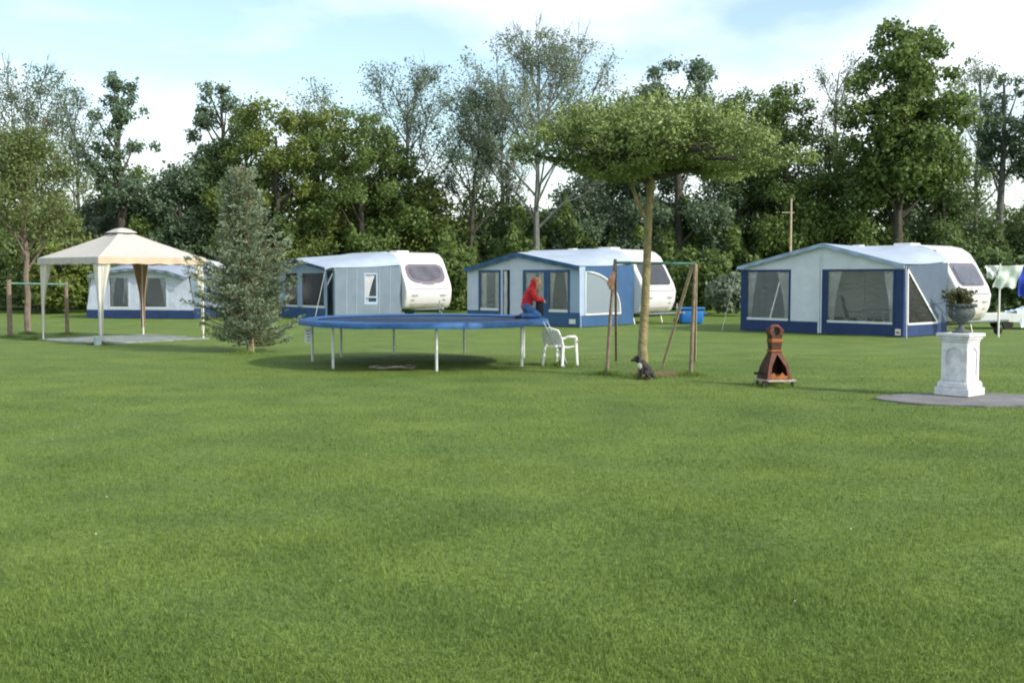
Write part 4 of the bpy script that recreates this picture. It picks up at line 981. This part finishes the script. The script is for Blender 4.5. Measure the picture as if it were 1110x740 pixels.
# ------------------------------------------------------------------ dog at the trunk
def dog():
    g = at(696, 411); t = thing('dog', 'small black dog with white chest sitting at the umbrella tree trunk', 'dog', g+Vector((0.02,-.03,0))); t.scale = (.88,.88,.92)
    V = dict(hip=(.11,0,.12), back=(.06,0,.20), ch=(-.03,-.01,.27), nk=(-.08,-.02,.33), hd=(-.13,-.03,.375), mz=(-.20,-.05,.355), ns=(-.235,-.06,.348),
      s1=(-.05,.05,.24), e1=(-.04,.055,.14), w1=(-.07,.055,.05), p1=(-.10,.055,.02), s2=(-.05,-.06,.24), e2=(-.04,-.065,.14), w2=(-.07,-.065,.05), p2=(-.10,-.065,.02),
      h1=(.12,.06,.12), k1=(.02,.10,.13), a1=(.11,.10,.035), f1=(.02,.11,.018), h2=(.12,-.06,.12), k2=(.02,-.10,.13), a2=(.11,-.10,.035), f2=(.02,-.11,.018), t1=(.19,0,.05), t2=(.27,.03,.03))
    K = list(V); ix = {k:i for i,k in enumerate(K)}
    E = [('hip','back'),('back','ch'),('ch','nk'),('nk','hd'),('hd','mz'),('mz','ns'),('ch','s1'),('s1','e1'),('e1','w1'),('w1','p1'),('ch','s2'),('s2','e2'),('e2','w2'),('w2','p2'),('hip','h1'),('h1','k1'),('k1','a1'),('a1','f1'),('hip','h2'),('h2','k2'),('k2','a2'),('a2','f2'),('hip','t1'),('t1','t2')]
    rd_ = dict(hip=.085,back=.085,ch=.09,nk=.055,hd=.062,mz=.032,ns=.022,s1=.035,e1=.026,w1=.02,p1=.022,s2=.035,e2=.026,w2=.02,p2=.022,h1=.055,k1=.035,a1=.022,f1=.022,h2=.055,k2=.035,a2=.022,f2=.022,t1=.022,t2=.012)
    skin('body', [V[k] for k in K], [(ix[a],ix[b]) for a,b in E], [rd_[k] for k in K], 'dog_coat', t, 2, ix['back'], .009)
    for s in (-1,1): skin('ear', [(-.11,s*.05-.03,.415),(-.10,s*.066-.03,.40),(-.10,s*.072-.03,.37)], [(0,1),(1,2)], [.024,.020,.012], 'dark_cloth', t, 1, 0, .007)
dog()
# ------------------------------------------------------------------ garden fireplace
def fireplace():
    g = at(839, 418); t = thing('garden_fireplace', 'rusty orange metal garden fireplace with tapering hood on the lawn', 'fireplace', g, R(12))
    def frust(levels, holes=None):
        m_ = MB(); n = 4
        return m_
    # base tray on feet
    MB().rbox(-.25,.27,-.22,.22,.075,.11,.01).build('base_tray', 'ash_grey', t)
    for x in (-.2,.22):
        for y in (-.17,.17): MB().tube([(x,y,0),(x,y,.08)], [.03,.022], 8).build('foot', 'soot', t)
    # hearth: square frustum with arched opening in the front (-y)
    lv = [(.20,.11),(.185,.20),(.165,.30),(.13,.40),(.09,.50),(.075,.54)]
    mb = MB()
    for (r0,z0),(r1,z1) in zip(lv[:-1], lv[1:]):
        for s in range(4):
            if s == 0: continue
            a = [(-1,-1),(1,-1),(1,1),(-1,1)][s]; b = [(-1,-1),(1,-1),(1,1),(-1,1)][(s+1)%4]
            q = [(a[0]*r0,a[1]*r0,z0),(b[0]*r0,b[1]*r0,z0),(b[0]*r1,b[1]*r1,z1),(a[0]*r1,a[1]*r1,z1)]; qi = [(p[0]*.9,p[1]*.9,p[2]) for p in q]
            mb.add(q+qi, [(0,1,2,3),(7,6,5,4),(0,4,5,1),(3,2,6,7)])
    mb.build('hearth', 'rust_dark', t)
    mb = MB()
    for (r0,z0),(r1,z1) in zip(lv[:-1], lv[1:]):         # front cheeks round the opening
        o0 = .72 if z0 < .3 else max(0, .72*(1-((z0-.3)/.17)**2)); o1 = .72 if z1 < .3 else max(0, .72*(1-min(1,(z1-.3)/.17)**2))
        for s in (-1,1):
            q = [(s*r0*o0,-r0-.002,z0),(s*r0*1.02,-r0-.002,z0),(s*r1*1.02,-r1-.002,z1),(s*r1*o1,-r1-.002,z1)]; qi = [(p[0],p[1]+.02,p[2]) for p in q]
            mb.add(q+qi, [(0,1,2,3),(7,6,5,4),(0,4,7,3),(1,2,6,5),(0,1,5,4),(3,7,6,2)])
    mb.build('mouth_surround', 'rust_orange', t)
    MB().grid([[(-.14+.28*j/6, -.19+.02*i*0, .12+.07*(i/3)*(1+.5*math.sin(j*2))) for j in range(7)] for i in range(4)], .012).build('fire_guard', 'rust_yellow', t)
    for k in range(3): MB().tube([(-.12,-.05+.05*k,.15),(.12,-.07+.06*k,.17)], .026, 7).build('log', 'rust_dark', t)
    MB().rbox(-.10,.10,-.10,.10,.54,.565,.006).build('collar', 'rust_yellow', t)
    # chimney: fluted box widening slightly, orange bands, open jagged top
    mb = MB()
    for (r0,z0),(r1,z1) in (((.075,.565),(.085,.68)),((.085,.74),(.09,.80))):
        mb.add([(a*r0,b*r0,z0) for a,b in ((-1,-1),(1,-1),(1,1),(-1,1))]+[(a*r1,b*r1,z1) for a,b in ((-1,-1),(1,-1),(1,1),(-1,1))], [(0,1,5,4),(1,2,6,5),(2,3,7,6),(3,0,4,7)])
    mb.split('chimney', 'rust_dark', t)
    MB().rbox(-.095,.095,-.095,.095,.68,.74,.01).build('band', 'rust_yellow', t)
    hd = MB()
    for s in (-1,1):
        hd.prism([(s*.10,.80),(s*.04,.80),(s*.055,.84),(s*.05,.90),(s*.085,.91),(s*.115,.87)], lambda a,b: (a,-.08,b), lambda a,b: (a,.08,b))
    hd.tube([(-.08,0,.89),(-.05,0,.925),(0,0,.935),(.05,0,.925),(.08,0,.89)], [.035,.03,.028,.03,.035], 8); hd.build('cowl', 'rust_orange', t)
    MB().tube([(-.19,0,.20),(-.27,0,.22),(-.30,0,.20)], .012, 6).tube([(-.30,-.05,.20),(-.30,.05,.20)], .022, 8).build('handle', 'soot', t)
    w = MB().tube([(-.25,-.25,.055),(-.25,-.21,.055)], .055, 16).build('wheel', 'soot', t); 
fireplace()
# ------------------------------------------------------------------ pedestal, urn, paving
def pedestal():
    c = Vector((6.36,15.30,0)); th = R(42); t = thing('pedestal', 'white stone garden pedestal with moulded base and recessed panels', 'pedestal', c, th); t.scale = (.93,.93,.98)
    c_ = .205
    mb = MB(); mb.rbox(-.27,.27,-.27,.27,0.03,.14,.012); mb.rbox(-.245,.245,-.245,.245,.14,.20,.02)
    # sloped moulding
    for (r0,z0,r1,z1) in ((.24,.20,.215,.235),):
        mb.add([(a*r0,b*r0,z0) for a,b in ((-1,-1),(1,-1),(1,1),(-1,1))]+[(a*r1,b*r1,z1) for a,b in ((-1,-1),(1,-1),(1,1),(-1,1))], [(0,1,5,4),(1,2,6,5),(2,3,7,6),(3,0,4,7),(4,5,6,7),(0,3,2,1)])
    mb.build('plinth', 'stone_white', t)
    MB().rbox(-.185,.185,-.185,.185,.235,.80,.008).build('shaft', 'stone_white', t)
    for k in range(4):     # raised frame round each recessed panel
        M = Matrix.Rotation(k*math.pi/2, 4, 'Z'); fr = MB(); y0, y1 = -.203,-.186
        fr.box(-.195,-.125,y0,y1,.24,.795,M); fr.box(.125,.195,y0,y1,.24,.795,M); fr.box(-.125,.125,y0,y1,.24,.31,M); fr.box(-.125,.125,y0,y1,.72,.795,M)
        for s in (-1,1): fr.prism([(s*.125,.72),(s*.125,.64),(s*.09,.69),(s*.04,.712),(0,.72)], lambda a,b: tuple(M@Vector((a,y0+.001,b))), lambda a,b: tuple(M@Vector((a,y1,b))))
        fr.build('panel_frame', 'stone_white', t)
    mb = MB(); mb.rbox(-.215,.215,-.215,.215,.80,.835,.01); mb.rbox(-.24,.24,-.24,.24,.835,.875,.012); mb.rbox(-.265,.265,-.265,.265,.875,.925,.012); mb.build('cap', 'stone_white', t)
    u = thing('urn', 'dark lead-coloured planter urn standing on the white pedestal', 'urn', c+Vector((0,0,.907)), th); u.scale = (.9,.9,.93)
    MB().lathe([(.13,0),(.13,.02),(.09,.045),(.05,.075),(.038,.12),(.05,.15),(.13,.19),(.19,.25),(.205,.31),(.20,.36),(.185,.385),(.225,.41),(.235,.43),(.225,.445),(.19,.44),(.17,.40),(.02,.39)], 32).build('bowl', 'urn_lead', u, True)
    for a in (0, math.pi):
        cx, sx = math.cos(a), math.sin(a); MB().tube([(cx*.20,sx*.2,.28),(cx*.27,sx*.27,.31),(cx*.28,sx*.28,.37),(cx*.21,sx*.21,.39)], .012, 8).build('handle', 'urn_lead', u, True)
    rim = MB()
    for k in range(20): a = 2*math.pi*k/20; rim.lathe([(.001,-.018),(.014,-.01),(.016,.004),(.001,.014)], 8, (.222*math.cos(a), .222*math.sin(a), .41))
    rim.build('bead_rim', 'urn_lead', u, True)
    p = thing('potted_plant', 'bushy plant with yellowish leaves growing in the urn', 'plant', c+Vector((0,0,1.27))); p.scale = (.9,.9,.9)
    rng = np.random.default_rng(8); rd = random.Random(8); Cs = []; st = MB()
    for k in range(75):
        ph = rd.uniform(0,6.28); sp = rd.uniform(.02,.24); h = rd.uniform(.10,.34)*(1-.8*sp); e = Vector((math.cos(ph)*sp*1.15, math.sin(ph)*sp*1.15, h))
        pts = bez(Vector((e.x*.3,e.y*.3,0)), Vector((e.x*.4,e.y*.4,h*.7)), e, 4); st.tube(pts, .004, 4, False)
        for q in pts[1:]:
            for _ in range(7): Cs.append((q.x+rd.gauss(0,.025), q.y+rd.gauss(0,.025), q.z+rd.gauss(0,.02)))
    st.build('stems', 'bark_olive', p); soup('foliage', leaves(np.array(Cs), sph(rng, len(Cs))+np.array([0,0,.6]), .026, rng, .6, .5), 4, 'potplant', p)
    # paving round the pedestal: irregular slabs set in the turf
    g = at(1052,435); mb = MB(); rr = random.Random(6); mb.prism([(1.30*(1+.03*math.sin(5*a_)+rr.uniform(-.02,.02))*math.cos(a_), 0.80*math.sin(a_)*(1+rr.uniform(-.03,.03))) for a_ in [2*math.pi*k/40 for k in range(40)]], lambda a,b: (a,b,-.05), lambda a,b: (a,b,.024))
    o = mb.build('paving', 'paving'); o.location = (g.x+.10, g.y+.12, 0); tag(o, 'grey round paved area under the white pedestal', None, kind='structure')
pedestal()
# ------------------------------------------------------------------ right edge: laundry and trailer
def laundry():
    d = 30.5; x0 = xd(1083,d); g = Vector((x0, d, 0)); t = thing('clothes_airer', 'white clothes pole with arms at the right edge', 'clothes airer', g)
    MB().tube([(0,0,0),(0,0,zh(286,d))], .026, 8).build('post', 'pole_white', t, True)
    top = zh(289,d)
    MB().tube([(-.45,0,top-.02),(1.6,.3,top+.06)], .016, 6).build('arm', 'pole_white', t, True)
    MB().tube([(-.3,-.4,top),(.4,.6,top)], .014, 6).build('arm', 'pole_white', t, True)
    def hang(name, lab, xa, xb, z0, z1, y, mt, skew=0, grp='laundry on the clothes airer'):
        P = [[(xa+(xb-xa)*j/14+skew*(1-i/8), y+.04*math.sin(j*1.1)*(1-i/8)+.03*math.sin(i+j*.4), z0+(z1-z0)*i/8+.03*math.sin(j*.9)*(1-i/8)) for j in range(15)] for i in range(9)]
        o = MB().grid(P, .006).build(name, mt, None, True); o.location = g; tag(o, lab, 'laundry', grp)
    hang('cloth', 'pale green and white cloth hanging beside the clothes pole', -.02,.62, zh(312,d), top+.02, -.08, 'laundry_green', -.22)
    hang('cloth', 'deep blue cloth hanging at the right edge of the photo', .55,1.35, zh(322,d), top-.02, .12, 'laundry_blue', .05)
    hang('cloth', 'white cloth bundled on the arm left of the clothes pole', -.42,-.05, zh(302,d), top+.03, -.03, 'laundry_white', .06)
laundry()
g = at(1092, 356); d = g.y
t = thing('boat_trailer', 'low white folding trailer at the right edge of the lawn', 'trailer', (g.x, d, 0), R(-4))
pl = [(-1.35,.34),(-.9,.24),(1.2,.24),(1.3,.55),(-1.1,.48)]
MB().prism(pl, lambda a,b: (a,-.6,b), lambda a,b: (a,.6,b)).build('hull', 'laundry_white', t)
for x in (-.2,):
    MB().tube([(x,-.58,.17),(x,-.46,.17)], .17, 18).build('wheel', 'rubber', t, True); MB().tube([(x,.46,.17),(x,.58,.17)], .17, 18).build('wheel', 'rubber', t, True)
MB().tube([(-1.2,0,.3),(-2.0,0,.28)], .03, 8).build('drawbar', 'galvanised', t)
rr = random.Random(31)
P = [[(.1+1.5*j/16, -.75+1.3*i/12, max(.03, .56+.22*math.sin(math.pi*j/16)*math.sin(math.pi*i/12)+rr.uniform(-.05,.05)-(.30 if i < 3 else 0)*(3-i)/2)) for j in range(17)] for i in range(13)]
o = MB().grid(P, .01).build('tarpaulin', 'tarp_pale', None, False); o.location = (g.x, d, 0); tag(o, 'crumpled pale blue tarpaulin heaped on the trailer', 'tarpaulin')
# blue tub behind the middle caravan
g = at(749,351); t = thing('water_tub', 'bright blue plastic tub lying beside the dark-windowed caravan', 'tub', (g.x,g.y,0))
MB().rbox(-.46,.42,-.3,.3,.0,.56,.13).build('tub_body', 'blue_plastic', t, True); MB().rbox(-.50,.46,-.34,.34,.53,.60,.03).build('rim', 'blue_plastic', t, True)
MB().tube([(.44,0,.35),(.56,0,.38)], .04, 10).build('spout', 'blue_plastic', t, True)
# aerial mast behind the right awning
d = 42.0; t = thing('aerial_mast', 'thin pale wooden mast with short crossbar above the right awning', 'mast', (xd(856,d), d, 0))
MB().tube([(0,0,0),(0,0,zh(216,d))], [.06,.035], 8).build('pole', 'pale_wood', t, True)
zt = zh(231,d); MB().tube([(-.35,0,zt),(.12,0,zt)], .022, 6).build('crossbar', 'pale_wood', t, True)
# ------------------------------------------------------------------ ground and grass
me = MB(); N_ = 60
xs = [-400,-150,-60]+[-40+i*2 for i in range(41)]+[60,150,400]; ys = [-200,-40,-5]+[i*2 for i in range(0,46)]+[130,260,900]
me.add([(x,y,0) for y in ys for x in xs], [(i*len(xs)+j, i*len(xs)+j+1, (i+1)*len(xs)+j+1, (i+1)*len(xs)+j) for i in range(len(ys)-1) for j in range(len(xs)-1)])
o = me.build('ground', 'turf', None, False, False); tag(o, 'mown green lawn reaching back to the trees', None, kind='structure')
rng = np.random.default_rng(99); n = 620000
yy = 3.6+20*rng.uniform(0,1,n)**1.9; xx = rng.uniform(-1,1,n)*(yy*.50+.9)
clump_ = .5+.5*np.sin(xx*2.1+np.sin(yy*1.3)*2)*np.sin(yy*1.7+np.sin(xx)*1.5)
hgt = rng.uniform(.012,.034,n)*(.6+.6*clump_)*(1+1.2*(rng.uniform(0,1,n)>.985))*np.clip(1.25-yy/26, .3, 1); ang = rng.uniform(0, 2*math.pi, n); wd = rng.uniform(.0012,.0026,n)*(1+yy*.07)
ln = rng.uniform(.2,1.0,n)*hgt; la = rng.uniform(0, 2*math.pi, n)
b = np.stack([xx,yy,np.zeros(n)],1); sd = np.stack([np.cos(ang)*wd,np.sin(ang)*wd,np.zeros(n)],1); tp = b+np.stack([np.cos(la)*ln,np.sin(la)*ln,hgt],1)
o = soup('grass', np.stack([b-sd,b+sd,tp],1), 3, 'turf_blades'); tag(o, 'short mown grass blades of the lawn', 'grass', kind='stuff')
# daisies and pale dead clippings
m_ = 34; dy = rng.uniform(5.5,20,m_); dx = rng.uniform(-.45,.45,m_)*dy; mb = MB()
for x, y in zip(dx, dy):
    r_ = rng.uniform(.004,.007); h = rng.uniform(.018,.026)
    mb.add([(x+r_*math.cos(a), y+r_*math.sin(a), h+.004*math.sin(a*2)) for a in [k*math.pi/4 for k in range(8)]], [tuple(range(8))]); 0
o = mb.build('daisies', 'daisy'); tag(o, 'tiny white daisies and pale clippings scattered in the lawn', 'flowers', kind='stuff')
# longer tufts at the feet of posts and trees
cs = [at(698,409), at(264,383), at(657,406), at(748,407), at(607,396), at(839,419), at(109,373), at(38,368), at(30,362), at(11,366), at(73,363)]
V = []
for c in cs:
    m_ = 900; r_ = np.abs(rng.normal(0,.22,m_)); a = rng.uniform(0,6.28,m_); h = rng.uniform(.04,.13,m_)*np.exp(-r_*1.5); x = c.x+r_*np.cos(a); y = c.y+r_*np.sin(a)
    b = np.stack([x,y,np.zeros(m_)],1); q = rng.uniform(0,6.28,m_); sd = np.stack([np.cos(q),np.sin(q),np.zeros(m_)],1)*.005; tp = b+np.stack([rng.normal(0,.025,m_),rng.normal(0,.025,m_),h],1); V.append(np.stack([b-sd,b+sd,tp],1))
o = soup('long_grass', np.concatenate(V), 3, 'turf_blades'); tag(o, 'longer unmown grass tufts round posts and tree trunks', 'grass', kind='stuff')
# ------------------------------------------------------------------ world, sun, camera
SUN_AZ = Vector((.85,-.52,0)).normalized(); EL = R(33)
w = bpy.data.worlds.new('World'); S.world = w; w.use_nodes = True; nt = w.node_tree; N = nt.nodes; L = nt.links
sky = N.new('ShaderNodeTexSky'); sky.sky_type = 'NISHITA'; sky.sun_disc = False; sky.sun_elevation = EL; sky.sun_rotation = math.atan2(SUN_AZ.x, SUN_AZ.y)
sky.air_density = 1.0; sky.dust_density = 1.5
tc = N.new('ShaderNodeTexCoord'); mp = N.new('ShaderNodeMapping'); mp.inputs['Scale'].default_value = (1.0,1.0,2.8); mp.inputs['Location'].default_value = (3.7,1.2,2.0)
L.new(tc.outputs['Generated'], mp.inputs['Vector'])
n1 = N.new('ShaderNodeTexNoise'); n1.inputs['Scale'].default_value = 2.1; n1.inputs['Detail'].default_value = 8; n1.inputs['Roughness'].default_value = .52; L.new(mp.outputs[0], n1.inputs['Vector'])
r = N.new('ShaderNodeValToRGB'); r.color_ramp.elements[0].position = .40; r.color_ramp.elements[1].position = .66; L.new(n1.outputs['Fac'], r.inputs['Fac'])
r.color_ramp.elements[0].color = (.05,.05,.05,1); r.color_ramp.elements[1].color = (.96,.96,.96,1)
mx = N.new('ShaderNodeMixRGB'); L.new(r.outputs[0], mx.inputs[0]); mx.inputs[2].default_value = (5.5,5.65,5.75,1)
br = N.new('ShaderNodeMixRGB'); br.blend_type = 'MULTIPLY'; br.inputs[0].default_value = 1; br.inputs[2].default_value = (.88,.90,.84,1)
L.new(sky.outputs[0], br.inputs[1]); L.new(br.outputs[0], mx.inputs[1])
bg = N['Background']; L.new(mx.outputs[0], bg.inputs['Color']); bg.inputs['Strength'].default_value = .14
sl = bpy.data.lights.new('sun', 'SUN'); sl.energy = 2.4; sl.angle = R(1.0); sl.color = (1,.93,.82)
so = bpy.data.objects.new('sun', sl); COL.objects.link(so)
dv = Vector((SUN_AZ.x*math.cos(EL), SUN_AZ.y*math.cos(EL), math.sin(EL))); so.rotation_euler = dv.to_track_quat('Z','Y').to_euler(); so.location = (20,-10,20)
cam = bpy.data.cameras.new('camera'); cam.sensor_width = 36; cam.lens = F/1110*36; cam.clip_end = 2000
co = bpy.data.objects.new('camera', cam); COL.objects.link(co); co.location = (0,0,H); co.rotation_euler = (math.pi/2-TH,0,0); S.camera = co
S.view_settings.view_transform = 'Standard'; S.view_settings.look = 'None'; S.view_settings.gamma = 1; S.view_settings.exposure = 1.05
S.render.engine = 'CYCLES'; S.cycles.filter_width = 2.0
